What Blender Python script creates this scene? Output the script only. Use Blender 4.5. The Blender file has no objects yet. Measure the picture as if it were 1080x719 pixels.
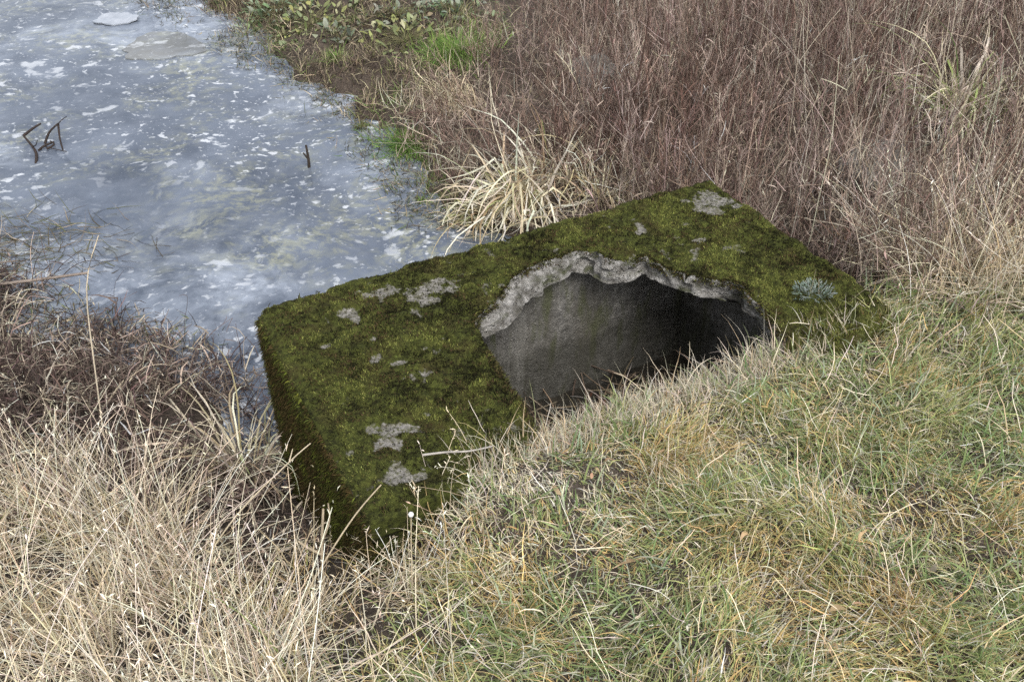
import bpy, math, random
import numpy as np
from math import radians, pi

RNG = np.random.default_rng(11)
random.seed(5)
scene = bpy.context.scene
COL = scene.collection

# ------------------------------------------------------------------ noise
def _hash(ix, iy, iz, seed):
    h = (ix.astype(np.int64) * 374761393 + iy.astype(np.int64) * 668265263 + iz.astype(np.int64) * 2147483647 + seed * 974634777) & 0xFFFFFFFF
    h = ((h ^ (h >> 13)) * 1274126177) & 0xFFFFFFFF
    h = ((h ^ (h >> 16)) * 2246822519) & 0xFFFFFFFF
    return ((h ^ (h >> 15)) & 0xFFFFFF) / float(0xFFFFFF)

def vnoise(x, y, z=None, seed=0):
    x = np.asarray(x, float); y = np.asarray(y, float)
    z = np.zeros_like(x) if z is None else np.asarray(z, float)
    xi, yi, zi = np.floor(x), np.floor(y), np.floor(z)
    fx, fy, fz = x - xi, y - yi, z - zi
    sx, sy, sz = [f * f * (3 - 2 * f) for f in (fx, fy, fz)]
    r = 0
    for dx in (0, 1):
        for dy in (0, 1):
            for dz in (0, 1):
                w = (sx if dx else 1 - sx) * (sy if dy else 1 - sy) * (sz if dz else 1 - sz)
                r = r + w * _hash(xi + dx, yi + dy, zi + dz, seed)
    return r

def fbm(x, y, z=None, seed=0, octv=4):
    s, a, n = 0, 1.0, 0
    x = np.asarray(x, float); y = np.asarray(y, float)
    for o in range(octv):
        s = s + a * vnoise(x * 2 ** o, y * 2 ** o, None if z is None else np.asarray(z) * 2 ** o, seed + o * 17)
        n += a; a *= .5
    return s / n

def sstep(a, b, x):
    t = np.clip((x - a) / (b - a), 0, 1)
    return t * t * (3 - 2 * t)

def inpoly(x, y, poly):
    c = np.zeros(np.shape(x), bool)
    n = len(poly)
    for i in range(n):
        x0, y0 = poly[i]; x1, y1 = poly[(i + 1) % n]
        if y0 == y1: continue
        m = ((y0 > y) != (y1 > y)) & (x < (x1 - x0) * (y - y0) / (y1 - y0) + x0)
        c ^= m
    return c

# ------------------------------------------------------------------ block frame
P1 = np.array([-.824, 2.472]); E1 = np.array([.883, .4694]); E2 = np.array([.4694, -.883])
BL, BW = 1.80, 1.02                      # length and width of the concrete block
WATER = -.75

def W(a, b):
    a = np.asarray(a, float); b = np.asarray(b, float)
    return P1[0] + a * E1[0] + b * E2[0], P1[1] + a * E1[1] + b * E2[1]

def LOC(x, y):
    dx, dy = x - P1[0], y - P1[1]
    return dx * E1[0] + dy * E1[1], dx * E2[0] + dy * E2[1]

# ------------------------------------------------------------------ terrain
CP = np.array([
    # pond bed
    (-1.6, 4.2, -1.1), (-3, 5.3, -1.15), (-1.0, 3.7, -1.0), (-4, 7, -1.2), (-6, 6, -1.2), (-5, 10, -1.2), (-3.6, 8.5, -1.05), (-2, 5.6, -1.1),
    (-7, 12, -1.2), (-2.6, 4.2, -.98), (-4, 4.4, -1.0), (-.3, 3.5, -.95), (-9, 8, -1.2), (-7, 4.6, -1.0),
    # far shore
    (-.29, 4.15, -.78), (-.56, 4.9, -.76), (-.93, 5.45, -.76), (-1.27, 5.95, -.76), (-1.75, 6.6, -.76), (-2.05, 7.25, -.76), (-2.74, 7.75, -.76), (-3.4, 8.9, -.76), (-3.8, 11, -.76),
    (-.9, 5.9, -.66), (-.4, 5.3, -.64), (-1.5, 7.0, -.66), (-2.4, 8.3, -.66), (0.1, 4.31, -.68), (.2, 3.75, -.8),
    # near shore on the left
    (-.86, 2.75, -.84), (-1.15, 3.0, -.79), (-1.8, 3.25, -.77), (-2.4, 3.55, -.77), (-3.4, 3.8, -.77), (-5, 4.0, -.77), (-8, 4, -.76),
    (-.85, 2.35, -.74), (-.62, 2.0, -.55), (-.46, 1.72, -.36), (-1.3, 2.5, -.62), (-1.8, 2.7, -.64), (-2.6, 2.8, -.6),
    (-1.1, 1.9, -.42), (-1.8, 2.0, -.42), (-.7, 1.5, -.22), (-1.3, 1.4, -.18), (-.3, 1.35, -.08), (-2.4, 1.6, -.2), (-1.0, 1.0, -.05), (-2.5, .6, .05), (-.25, 1.58, -.16),
    # mound on the right
    (0, .0, .1), (0, 1.09, .07), (-1.5, 0, .05), (1.5, 0, .12), (1, 1.09, .11), (.02, 1.5, .03),
    (1.43, 2.09, .075), (1.9, 2.3, .08), (2.5, 1.5, .1), (.6, 1.5, .1), (4, 1, .1), (4, 3, .0),
    # weedy bank behind the block
    (.77, 3.75, -.5), (1.15, 3.25, -.34), (1.3, 2.85, -.14), (1.6, 2.75, -.04), (2.2, 2.7, .02), (1.5, 3.8, -.34), (.5, 4.6, -.58), (.97, 6.25, -.5), (2.25, 4.4, -.25),
    (2.8, 5.35, -.22), (3, 3.5, -.1), (0.0, 5.2, -.6), (-.26, 6.74, -.6), (1, 8.5, -.45), (-1, 9, -.6), (3, 8, -.3), (6, 5, -.1), (6, 9, -.2), (-1.5, 12, -.6), (3, 12, -.4),
])
def _tps(r2): return .5 * r2 * np.log(r2 + 1e-9)
def _fit():
    n = len(CP); X = CP[:, :2]
    r2 = ((X[:, None] - X[None]) ** 2).sum(-1)
    A = np.zeros((n + 3, n + 3)); A[:n, :n] = _tps(r2) + np.eye(n) * .01
    A[:n, n] = 1; A[:n, n + 1:] = X; A[n, :n] = 1; A[n + 1:, :n] = X.T
    return np.linalg.solve(A, np.concatenate([CP[:, 2], np.zeros(3)]))
def _lips():
    pts = []
    for b, zs in ((.95, (-.03, -.035, -.045, -.05, -.05, -.045, -.035)), (1.25, (.0, .0, .0, -.01, -.01, -.005, .0)), (1.55, (.035, .04, .045, .045, .04, .04, .04))):
        for a, z in zip((.28, .5, .75, 1.0, 1.25, 1.5, 1.78), zs): pts.append((*W(a, b), z))
    return np.array(pts, float)
CP = np.concatenate([CP, _lips()])
_WT = _fit()
HOLE = [(.50, 1.006), (.52, .90), (.53, .81), (.552, .617), (.585, .41), (.612, .382), (.675, .352), (.749, .283), (.838, .246), (.90, .225), (.943, .215), (1.0, .222), (1.051, .222),
        (1.111, .245), (1.145, .31), (1.20, .345), (1.262, .355), (1.285, .45), (1.332, .541), (1.40, .585), (1.439, .628), (1.432, .70), (1.425, .74), (1.409, .806), (1.382, .874), (1.33, 1.006)]

def raw_height(x, y):
    sh = np.shape(x); x = np.ravel(x).astype(float); y = np.ravel(y).astype(float)
    out = np.empty(len(x))
    for i in range(0, len(x), 60000):
        xs, ys = x[i:i + 60000], y[i:i + 60000]
        cx, cy = np.clip(xs, -9, 6), np.clip(ys, 0, 12)
        r2 = (cx[:, None] - CP[None, :, 0]) ** 2 + (cy[:, None] - CP[None, :, 1]) ** 2
        z = _tps(r2) @ _WT[:len(CP)] + _WT[-3] + _WT[-2] * cx + _WT[-1] * cy
        out[i:i + 60000] = np.clip(z, -1.3, .3)
    return out.reshape(sh)

def turf_w(x, y):      # 1 on the mown-looking turf mound, 0 elsewhere
    return sstep(-.42, .05, x + .22 * (fbm(x * 2.1, y * 2.1, seed=3) - .5) - .12 * (y - 1.2)) * (1 - sstep(2.45, 2.85, y + .3 * (fbm(x * 2, y * 2, seed=9) - .5) + .10 * np.maximum(x - 1.2, 0)))

def height(x, y):
    z = raw_height(x, y)
    a, b = LOC(x, y)
    t = turf_w(x, y)
    land = sstep(-.8, -.68, z)
    z = z + .05 * np.exp(-((x - .03) / .2) ** 2 - ((y - 1.62) / .13) ** 2)
    z = z + (fbm(x * 3.6, y * 3.6, seed=25, octv=4) - .5) * .24 * sstep(4.2, 4.8, y) * sstep(-.98, -.86, z) * sstep(-.5, -.66, z)
    calm = np.where((a > .1) & (a < 1.9) & (b > 0), .25 + .75 * sstep(.95, 1.5, b), 1)
    z = z + land * calm * ((fbm(x * 4.5, y * 4.5, seed=21, octv=3) - .5) * (.10 + .02 * t) + (fbm(x * 16, y * 16, seed=23, octv=2) - .5) * .03)
    inside = (a > .03) & (a < 1.77) & (b > .03) & (b < .885)
    return np.where(inside, -.98, z)

# ------------------------------------------------------------------ mesh helpers
def link(name, me, mats, parent=None):
    o = bpy.data.objects.new(name, me); COL.objects.link(o)
    for m in (mats if isinstance(mats, (list, tuple)) else [mats]): me.materials.append(m)
    if parent is not None: o.parent = parent
    return o

def tag(o, label=None, cat=None, group=None, kind=None):
    if label: o['label'] = label
    if cat: o['category'] = cat
    if group: o['group'] = group
    if kind: o['kind'] = kind
    return o

def quad_mesh(name, V, Q, tint=None, smooth=True, extra=None, mat_index=None):
    me = bpy.data.meshes.new(name)
    V = np.ascontiguousarray(V, dtype=np.float32).reshape(-1, 3); Q = np.ascontiguousarray(Q, dtype=np.int32).reshape(-1, 4)
    me.vertices.add(len(V)); me.vertices.foreach_set('co', V.ravel())
    me.loops.add(Q.size); me.loops.foreach_set('vertex_index', Q.ravel())
    me.polygons.add(len(Q)); me.polygons.foreach_set('loop_start', np.arange(0, Q.size, 4, dtype=np.int32))
    me.polygons.foreach_set('use_smooth', np.full(len(Q), smooth, dtype=bool))
    if mat_index is not None: me.polygons.foreach_set('material_index', np.asarray(mat_index, dtype=np.int32))
    me.update(calc_edges=True)
    if tint is not None:
        T = np.ones((len(V), 4), np.float32); T[:, :3] = tint
        at = me.attributes.new('tint', 'FLOAT_COLOR', 'POINT'); at.data.foreach_set('color', T.ravel())
    for k, v in (extra or {}).items():
        at = me.attributes.new(k, 'FLOAT', 'POINT'); at.data.foreach_set('value', np.asarray(v, dtype=np.float32))
    return me

class Bunch:
    """collects ribbons and thin tubes (blades, stems, twigs, leaves) into one mesh"""
    def __init__(s): s.V, s.Q, s.T, s.n = [], [], [], 0
    def add(s, V, Q, T):
        s.V.append(V.reshape(-1, 3)); s.Q.append(Q.reshape(-1, 4) + s.n); s.T.append(T.reshape(-1, 3)); s.n += V.size // 3
    def mesh(s, name, smooth=True): return quad_mesh(name, np.concatenate(s.V), np.concatenate(s.Q), np.concatenate(s.T), smooth)
    def build(s, name, mat, parent=None): return link(name, s.mesh(name), mat, parent)

    def ribbons(s, path, width, side, tint, profile='blade'):
        """path N,K,3; width N; side N,3 or N,K,3; tint N,3 or N,K,3"""
        N, K = path.shape[:2]
        t = np.linspace(0, 1, K)
        pr = {'blade': np.maximum(1 - t ** 2.2, .06) * (.75 + .25 * np.minimum(t * 4, 1)), 'leaf': np.maximum(np.sin(pi * np.clip(t * .96 + .03, 0, 1)) ** .8, .06),
              'even': np.where(t < .85, 1, .5)}[profile]
        if side.ndim == 2: side = side[:, None, :]
        off = side * (width[:, None] * pr[None] * .5)[..., None]
        V = np.stack([path - off, path + off], 2)                         # N,K,2,3
        base = (np.arange(N) * K * 2)[:, None] + (np.arange(K - 1) * 2)[None]
        Q = np.stack([base, base + 1, base + 3, base + 2], -1)
        if tint.ndim == 2: tint = np.repeat(tint[:, None], K, 1)
        s.add(V, Q, np.repeat(tint[:, :, None], 2, 2))

    def tubes(s, path, radius, tint, sides=3, taper=.45):
        N, K = path.shape[:2]
        d = np.gradient(path, axis=1); d /= np.linalg.norm(d, axis=-1, keepdims=True) + 1e-9
        ref = np.where(np.abs(d[..., 2:3]) > .9, np.array([1., 0, 0]), np.array([0, 0, 1.]))
        u = np.cross(d, ref); u /= np.linalg.norm(u, axis=-1, keepdims=True) + 1e-9
        v = np.cross(d, u)
        t = np.linspace(0, 1, K)
        r = np.asarray(radius)
        if r.ndim == 1: r = r[:, None] * (1 - t * (1 - taper))[None]
        ang = np.arange(sides) * 2 * pi / sides
        V = path[:, :, None] + r[..., None, None] * (u[:, :, None] * np.cos(ang)[:, None] + v[:, :, None] * np.sin(ang)[:, None])
        b0 = (np.arange(N) * K * sides)[:, None, None] + (np.arange(K - 1) * sides)[None, :, None]
        j = np.arange(sides)[None, None]; j2 = (j + 1) % sides
        Q = np.stack([b0 + j, b0 + j2, b0 + sides + j2, b0 + sides + j], -1)
        if tint.ndim == 2: tint = np.repeat(tint[:, None], K, 1)
        s.add(V, Q, np.repeat(tint[:, :, None], sides, 2))

def paths(base, az, lean, curl, length, K, wob=.0, rng=RNG):
    """polylines growing from base: az heading, lean angle from vertical at the root, curl added along the length, wob random kinks"""
    N = len(base)
    t = (np.arange(K - 1) + .5) / (K - 1)
    th = lean[:, None] + curl[:, None] * t[None] ** 1.3
    A = az[:, None] + np.zeros((1, K - 1))
    if np.ndim(wob) or wob:
        th = th + np.cumsum(rng.normal(0, 1, (N, K - 1)) * wob, 1) * .6
        A = A + np.cumsum(rng.normal(0, 1, (N, K - 1)) * wob, 1)
    d = np.stack([np.sin(th) * np.cos(A), np.sin(th) * np.sin(A), np.cos(th)], -1) * (length / (K - 1))[:, None, None]
    return np.concatenate([base[:, None], base[:, None] + np.cumsum(d, 1)], 1)

def sides_for(az, tw, rng=RNG):
    """ribbon width direction: level and square to the heading, turned by tw about the vertical"""
    a = az + pi / 2 + tw
    return np.stack([np.cos(a), np.sin(a), rng.normal(0, .35, len(a))], -1)

def pick(pal, w, n, jitter=.12, rng=RNG):
    pal = np.asarray(pal, float)
    if np.ndim(w) == 1:
        i = rng.choice(len(pal), n, p=np.asarray(w) / np.sum(w))
    else:
        c = np.cumsum(w / w.sum(1, keepdims=True), 1); i = (rng.random(n)[:, None] > c).sum(1).clip(0, len(pal) - 1)
    return np.clip(pal[i] * np.exp(rng.normal(0, jitter, (n, 1))) * (1 + rng.normal(0, .04, (n, 3))), .004, .9)

def scatter(n, x0, x1, y0, y1, dens=None, rng=RNG):
    x = rng.uniform(x0, x1, n); y = rng.uniform(y0, y1, n)
    if dens is not None:
        k = rng.random(n) < dens(x, y); x, y = x[k], y[k]
    return x, y

def off_block(x, y, m=.0):
    a, b = LOC(x, y)
    return ~((a > -m) & (a < BL + m) & (b > -m) & (b < .885))

def ground_pts(x, y, dz=-.004):
    return np.stack([x, y, height(x, y) + dz], -1)

# ------------------------------------------------------------------ materials
def new_mat(name):
    m = bpy.data.materials.new(name); m.use_nodes = True
    nt = m.node_tree; nt.nodes.clear()
    return m, nt, nt.nodes.new('ShaderNodeOutputMaterial')

def N_(nt, typ, **kw):
    n = nt.nodes.new('ShaderNode' + typ)
    for k, v in kw.items():
        if k in n.inputs: n.inputs[k].default_value = v
        else: setattr(n, k, v)
    return n

def ramp(nt, src, stops, interp='LINEAR'):
    r = nt.nodes.new('ShaderNodeValToRGB'); r.color_ramp.interpolation = interp
    e = r.color_ramp.elements
    while len(e) < len(stops): e.new(.5)
    for el, (p, c) in zip(e, stops):
        el.position = p; el.color = (c, c, c, 1) if not hasattr(c, '__len__') else (*c, 1)
    nt.links.new(src, r.inputs[0]); return r.outputs[0]

def mix(nt, f, a, b, typ='MIX'):
    m = nt.nodes.new('ShaderNodeMix'); m.data_type = 'RGBA'; m.blend_type = typ
    for sock, val in ((m.inputs[0], f), (m.inputs[6], a), (m.inputs[7], b)):
        if isinstance(val, bpy.types.NodeSocket): nt.links.new(val, sock)
        elif hasattr(val, '__len__'): sock.default_value = (*val, 1)
        else: sock.default_value = val
    return m.outputs[2]

def mapped(nt, scale=(1, 1, 1), rot=(0, 0, 0)):
    tc = nt.nodes.new('ShaderNodeTexCoord'); mp = nt.nodes.new('ShaderNodeMapping')
    mp.inputs['Scale'].default_value = scale; mp.inputs['Rotation'].default_value = rot
    nt.links.new(tc.outputs['Object'], mp.inputs[0]); return mp.outputs[0]

def noise(nt, vec, scale, detail=6, rough=.6, out='Fac'):
    n = N_(nt, 'TexNoise', Scale=scale, Detail=detail, Roughness=rough)
    nt.links.new(vec, n.inputs['Vector']); return n.outputs[out]

def bump(nt, h, strength, dist, normal=None):
    b = N_(nt, 'Bump', Strength=strength, Distance=dist); nt.links.new(h, b.inputs['Height'])
    if normal is not None: nt.links.new(normal, b.inputs['Normal'])
    return b.outputs[0]

def foliage(name, trans=.22, rough=.65, spec=.25):
    m, nt, out = new_mat(name)
    at = N_(nt, 'Attribute', attribute_name='tint')
    nz = noise(nt, mapped(nt), 70, 3)
    c = mix(nt, 1.0, at.outputs['Color'], ramp(nt, nz, [(.3, .82), (.7, 1.15)]), 'MULTIPLY')
    p = N_(nt, 'BsdfPrincipled', Roughness=rough); p.inputs['Specular IOR Level'].default_value = spec
    nt.links.new(c, p.inputs['Base Color'])
    if trans:
        tr = N_(nt, 'BsdfTranslucent'); nt.links.new(c, tr.inputs['Color'])
        mx = N_(nt, 'MixShader', Fac=trans); nt.links.new(p.outputs[0], mx.inputs[1]); nt.links.new(tr.outputs[0], mx.inputs[2])
        nt.links.new(mx.outputs[0], out.inputs[0])
    else: nt.links.new(p.outputs[0], out.inputs[0])
    return m

M_BLADE = foliage('grass_blade')
M_DRY = foliage('dry_stem', .12, .75, .2)
M_LEAF = foliage('soft_leaf', .25, .55, .35)
M_MOSS = foliage('moss_tuft', .3, .9, .05)
M_BARK = foliage('weathered_wood', 0, .8, .2)

def concrete(name, lo, hi, pebbles=.5, stain=.5, bstr=.5, st=(1, 1, 1), nsc=5):
    m, nt, out = new_mat(name)
    v = mapped(nt); vst = mapped(nt, st)
    n1 = noise(nt, vst, nsc, 8, .65); n2 = noise(nt, v, 34, 8, .7); n3 = noise(nt, v, 160, 4, .6)
    c = mix(nt, ramp(nt, n2, [(.35, 0.), (.68, 1.)]), lo, hi)
    vo = N_(nt, 'TexVoronoi', Scale=70.); nt.links.new(v, vo.inputs['Vector'])
    pe = ramp(nt, vo.outputs['Distance'], [(.18, 1.), (.34, 0.)])
    sel = ramp(nt, vo.outputs['Color'], [(.45, 0.), (.6, 1.)])
    pm = N_(nt, 'Math', operation='MULTIPLY'); nt.links.new(pe, pm.inputs[0]); nt.links.new(sel, pm.inputs[1])
    pm2 = N_(nt, 'Math', operation='MULTIPLY'); nt.links.new(pm.outputs[0], pm2.inputs[0]); pm2.inputs[1].default_value = pebbles
    c = mix(nt, pm2.outputs[0], c, mix(nt, vo.outputs['Color'], (.22, .19, .15), (.55, .53, .49)))
    c = mix(nt, ramp(nt, n1, [(.42, 0.), (.66, stain)]), c, (.085, .078, .062))
    c = mix(nt, ramp(nt, noise(nt, vst, 11, 6), [(.52, 0.), (.64, stain * .9)]), c, (.07, .075, .035))
    if name == 'damp_shaded_concrete':                                           # shade of the deep hole painted into the lower wall colour; lime runs
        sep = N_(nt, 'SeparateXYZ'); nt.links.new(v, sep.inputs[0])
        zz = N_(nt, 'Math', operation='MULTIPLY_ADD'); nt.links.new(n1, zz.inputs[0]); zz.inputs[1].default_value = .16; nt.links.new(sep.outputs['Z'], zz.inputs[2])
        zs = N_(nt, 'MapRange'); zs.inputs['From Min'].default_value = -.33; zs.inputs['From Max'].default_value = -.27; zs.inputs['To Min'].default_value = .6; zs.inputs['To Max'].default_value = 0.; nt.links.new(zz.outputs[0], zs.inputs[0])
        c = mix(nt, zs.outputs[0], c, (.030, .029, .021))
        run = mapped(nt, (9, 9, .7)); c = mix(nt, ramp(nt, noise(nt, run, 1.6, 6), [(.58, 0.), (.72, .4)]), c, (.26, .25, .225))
    p = N_(nt, 'BsdfPrincipled', Roughness=.88); p.inputs['Specular IOR Level'].default_value = .25
    nt.links.new(c, p.inputs['Base Color'])
    hs = N_(nt, 'Math', operation='ADD'); nt.links.new(n2, hs.inputs[0]); nt.links.new(n3, hs.inputs[1])
    hs2 = N_(nt, 'Math', operation='ADD'); nt.links.new(hs.outputs[0], hs2.inputs[0]); nt.links.new(pm2.outputs[0], hs2.inputs[1])
    nt.links.new(bump(nt, hs2.outputs[0], bstr, .018), p.inputs['Normal'])
    nt.links.new(p.outputs[0], out.inputs[0]); return m

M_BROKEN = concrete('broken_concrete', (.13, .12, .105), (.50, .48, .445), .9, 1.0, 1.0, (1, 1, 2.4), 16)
M_INNER = concrete('damp_shaded_concrete', (.062, .059, .053), (.225, .215, .195), .3, .85, .5, (1.6, 1.6, .4), 4.5)

def moss_ground():
    m, nt, out = new_mat('mossy_concrete')
    v = mapped(nt)
    bare = N_(nt, 'Attribute', attribute_name='bare').outputs['Fac']
    n2 = noise(nt, v, 60, 6); n1 = noise(nt, v, 9, 6)
    moss = mix(nt, ramp(nt, n2, [(.35, 0.), (.65, 1.)]), (.015, .016, .006), (.062, .070, .016))
    moss = mix(nt, ramp(nt, n1, [(.5, 0.), (.7, .6)]), moss, (.045, .032, .014))
    con = mix(nt, ramp(nt, noise(nt, v, 60, 8, .7), [(.35, 0.), (.65, 1.)]), (.10, .094, .084), (.275, .258, .235))
    con = mix(nt, ramp(nt, noise(nt, v, 24, 5), [(.5, 0.), (.7, .6)]), con, (.10, .095, .07))
    bn = N_(nt, 'Math', operation='MULTIPLY_ADD'); nt.links.new(noise(nt, v, 85, 5, .7), bn.inputs[0]); bn.inputs[1].default_value = -1.5; nt.links.new(bare, bn.inputs[2])
    con = mix(nt, ramp(nt, noise(nt, v, 38, 6, .7), [(.50, 0.), (.62, .75)]), con, (.085, .08, .045))
    c = mix(nt, ramp(nt, bn.outputs[0], [(-.05, 0.), (.3, 1.)]), moss, con)
    p = N_(nt, 'BsdfPrincipled', Roughness=.95); p.inputs['Specular IOR Level'].default_value = .1
    nt.links.new(c, p.inputs['Base Color'])
    nt.links.new(bump(nt, noise(nt, v, 120, 6), .7, .01), p.inputs['Normal'])
    nt.links.new(p.outputs[0], out.inputs[0]); return m
M_MOSSY = moss_ground()

def soil():
    m, nt, out = new_mat('damp_soil')
    v = mapped(nt)
    n1 = noise(nt, v, 2.2, 8); n2 = noise(nt, v, 26, 8, .7); n3 = noise(nt, v, 90, 4)
    c = mix(nt, ramp(nt, n2, [(.35, 0.), (.65, 1.)]), (.036, .027, .021), (.105, .082, .064))
    c = mix(nt, ramp(nt, n1, [(.45, 0.), (.65, .6)]), c, (.045, .036, .028))
    c = mix(nt, ramp(nt, n3, [(.58, 0.), (.7, .5)]), c, (.20, .165, .115))
    p = N_(nt, 'BsdfPrincipled', Roughness=.9); p.inputs['Specular IOR Level'].default_value = .2
    nt.links.new(c, p.inputs['Base Color'])
    nt.links.new(bump(nt, n2, .9, .03), p.inputs['Normal'])
    nt.links.new(p.outputs[0], out.inputs[0]); return m
M_SOIL = soil()

def pond(name='thin_pond_ice', lo=(.050, .062, .084), hi=(.112, .132, .167)):
    m, nt, out = new_mat(name)
    v = mapped(nt, (1, 1, 1), (0, 0, .35)); vs = mapped(nt, (.86, 1, 1), (0, 0, -.30))
    warp = N_(nt, 'TexNoise', Scale=2.2, Detail=4.); nt.links.new(v, warp.inputs['Vector'])
    sc = N_(nt, 'VectorMath', operation='SCALE'); sc.inputs['Scale'].default_value = .28; nt.links.new(warp.outputs['Color'], sc.inputs[0])
    ad = N_(nt, 'VectorMath', operation='ADD'); nt.links.new(vs, ad.inputs[0]); nt.links.new(sc.outputs[0], ad.inputs[1])
    vw = ad.outputs[0]
    base = mix(nt, ramp(nt, noise(nt, v, 1.3, 6), [(.38, 0.), (.64, 1.)]), lo, hi)
    base = mix(nt, ramp(nt, noise(nt, v, 6, 8, .65), [(.45, 0.), (.7, .4)]), base, (.165, .182, .215))
    alg = mix(nt, 1., ramp(nt, noise(nt, vw, 1.5, 6, .6), [(.46, 0.), (.62, 1.)]), ramp(nt, noise(nt, vw, 16, 6, .7), [(.46, 0.), (.60, .8)]), 'MULTIPLY')
    base = mix(nt, alg, base, (.22, .225, .165))
    fro = ramp(nt, noise(nt, vw, .9, 4, .55), [(.44, 0.), (.64, .9)])                # cloudy frosted sheets
    base = mix(nt, mix(nt, 1., fro, ramp(nt, noise(nt, vw, 5, 8, .7), [(.38, 0.), (.68, 1.)]), 'MULTIPLY'), base, (.37, .41, .47))
    dens = ramp(nt, noise(nt, vw, 1.15, 3, .5), [(.30, .12), (.56, 1.)])              # where the flakes gather
    f1 = ramp(nt, noise(nt, vw, 6.5, 5, .55), [(.615, 0.), (.665, .8)])
    f2 = ramp(nt, noise(nt, vw, 19.0, 4, .5), [(.615, 0.), (.67, .8)])
    f3 = ramp(nt, noise(nt, vw, 48.0, 2, .5), [(.65, 0.), (.70, .55)])
    fl = mix(nt, 1., f1, f2, 'LIGHTEN'); fl = mix(nt, 1., fl, f3, 'LIGHTEN')
    fl = mix(nt, 1., fl, dens, 'MULTIPLY')
    c = mix(nt, fl, base, (.52, .54, .56))
    p = N_(nt, 'BsdfPrincipled', IOR=1.33)
    nt.links.new(c, p.inputs['Base Color'])
    nt.links.new(mix(nt, fl, mix(nt, fro, (.09,) * 3, (.3,) * 3), (.6,) * 3), p.inputs['Roughness'])
    nt.links.new(bump(nt, noise(nt, vw, 7, 4), .12, .01), p.inputs['Normal'])
    nt.links.new(p.outputs[0], out.inputs[0]); return m
M_POND = pond()

def simple(name, lo, hi, scale=20, rough=.7, spec=.3, bs=.4):
    m, nt, out = new_mat(name); v = mapped(nt)
    n1 = noise(nt, v, scale, 8, .65)
    p = N_(nt, 'BsdfPrincipled', Roughness=rough); p.inputs['Specular IOR Level'].default_value = spec
    nt.links.new(mix(nt, ramp(nt, n1, [(.33, 0.), (.67, 1.)]), lo, hi), p.inputs['Base Color'])
    nt.links.new(bump(nt, n1, bs, .01), p.inputs['Normal'])
    nt.links.new(p.outputs[0], out.inputs[0]); return m
M_ROCK = simple('lichened_stone', (.07, .066, .058), (.215, .205, .185), 14, .85, .2, .8)
M_ICE = simple('clear_ice', (.20, .22, .25), (.36, .38, .41), 9, .12, .5, .15)
M_ICE2 = pond('murky_ice', (.085, .086, .080), (.165, .165, .155))
M_SILT = simple('wet_silt', (.012, .011, .009), (.035, .03, .022), 18, .5, .4, .8)

# ------------------------------------------------------------------ ground and water
def axis(fine0, fine1, step, lo, hi):
    a = list(np.arange(fine0, fine1 + 1e-6, step)); s = step
    while a[-1] < hi: s *= 1.18; a.append(a[-1] + s)
    s = step
    while a[0] > lo: s *= 1.18; a.insert(0, a[0] - s)
    return np.array(a)
gx, gy = axis(-2.6, 3.2, .026, -150, 150), axis(.7, 5.2, .026, -120, 170)
GX, GY = np.meshgrid(gx, gy)
GZ = height(GX, GY)
nx, ny = len(gx), len(gy)
ii = (np.arange(ny - 1)[:, None] * nx + np.arange(nx - 1)[None]).ravel()
g = link('ground', quad_mesh('ground', np.stack([GX, GY, GZ], -1), np.stack([ii, ii + 1, ii + nx + 1, ii + nx], -1)), M_SOIL)
tag(g, 'dark damp soil of the sloping pond bank under the grass and weeds', 'ground', kind='structure')

wx = np.array([-150, -20, -8, -3, 0, 3.0]); wy = np.array([2.2, 4, 8, 16, 40, 120])
WX, WY = np.meshgrid(wx, wy)
ii = (np.arange(5)[:, None] * 6 + np.arange(5)[None]).ravel()
w = link('pond_water', quad_mesh('pond_water', np.stack([WX, WY, np.full_like(WX, WATER)], -1), np.stack([ii, ii + 1, ii + 7, ii + 6], -1)), M_POND)
tag(w, 'grey pond surface with thin cloudy ice and white frost flakes', 'pond', kind='structure')

# ------------------------------------------------------------------ concrete chamber
chamber = bpy.data.objects.new('concrete_chamber', None); COL.objects.link(chamber)
tag(chamber, 'mossy concrete box by the pond with a broken hole in its top', 'concrete box')

PATCH = [(.42, .135, .08, .045, .35), (.55, .175, .10, .055, -.1), (.49, .21, .07, .05, .5), (.445, .268, .02, .035, 0), (.63, .195, .022, .018, 0), (1.69, .13, .10, .065, .35), (1.66, .19, .07, .04, .5), (1.755, .215, .03, .02, 0),
         (1.355, .172, .022, .05, .3), (1.335, .20, .022, .02, 0), (1.518, .234, .022, .025, 0), (1.49, .355, .03, .022, .4), (.245, .165, .03, .03, .2), (.27, .21, .018, .035, .2),
         (.26, .43, .024, .02, .7), (.30, .475, .035, .014, .2), (.35, .552, .035, .02, .4), (.31, .56, .014, .03, 0), (.40, .45, .02, .014, 0), (.19, .745, .085, .035, .35), (.15, .775, .06, .03, .2), (.125, .89, .06, .035, .3), (.16, .92, .04, .02, .3),
         (.751, .262, .018, .016, 0), (1.25, .12, .02, .012, 0), (.98, .145, .014, .01, 0), (.28, .33, .012, .02, 0), (.14, .30, .02, .012, .4), (1.27, .29, .02, .012, 0), (1.02, .165, .02, .012, 0), (.69, .325, .02, .01, .8)]
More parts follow.
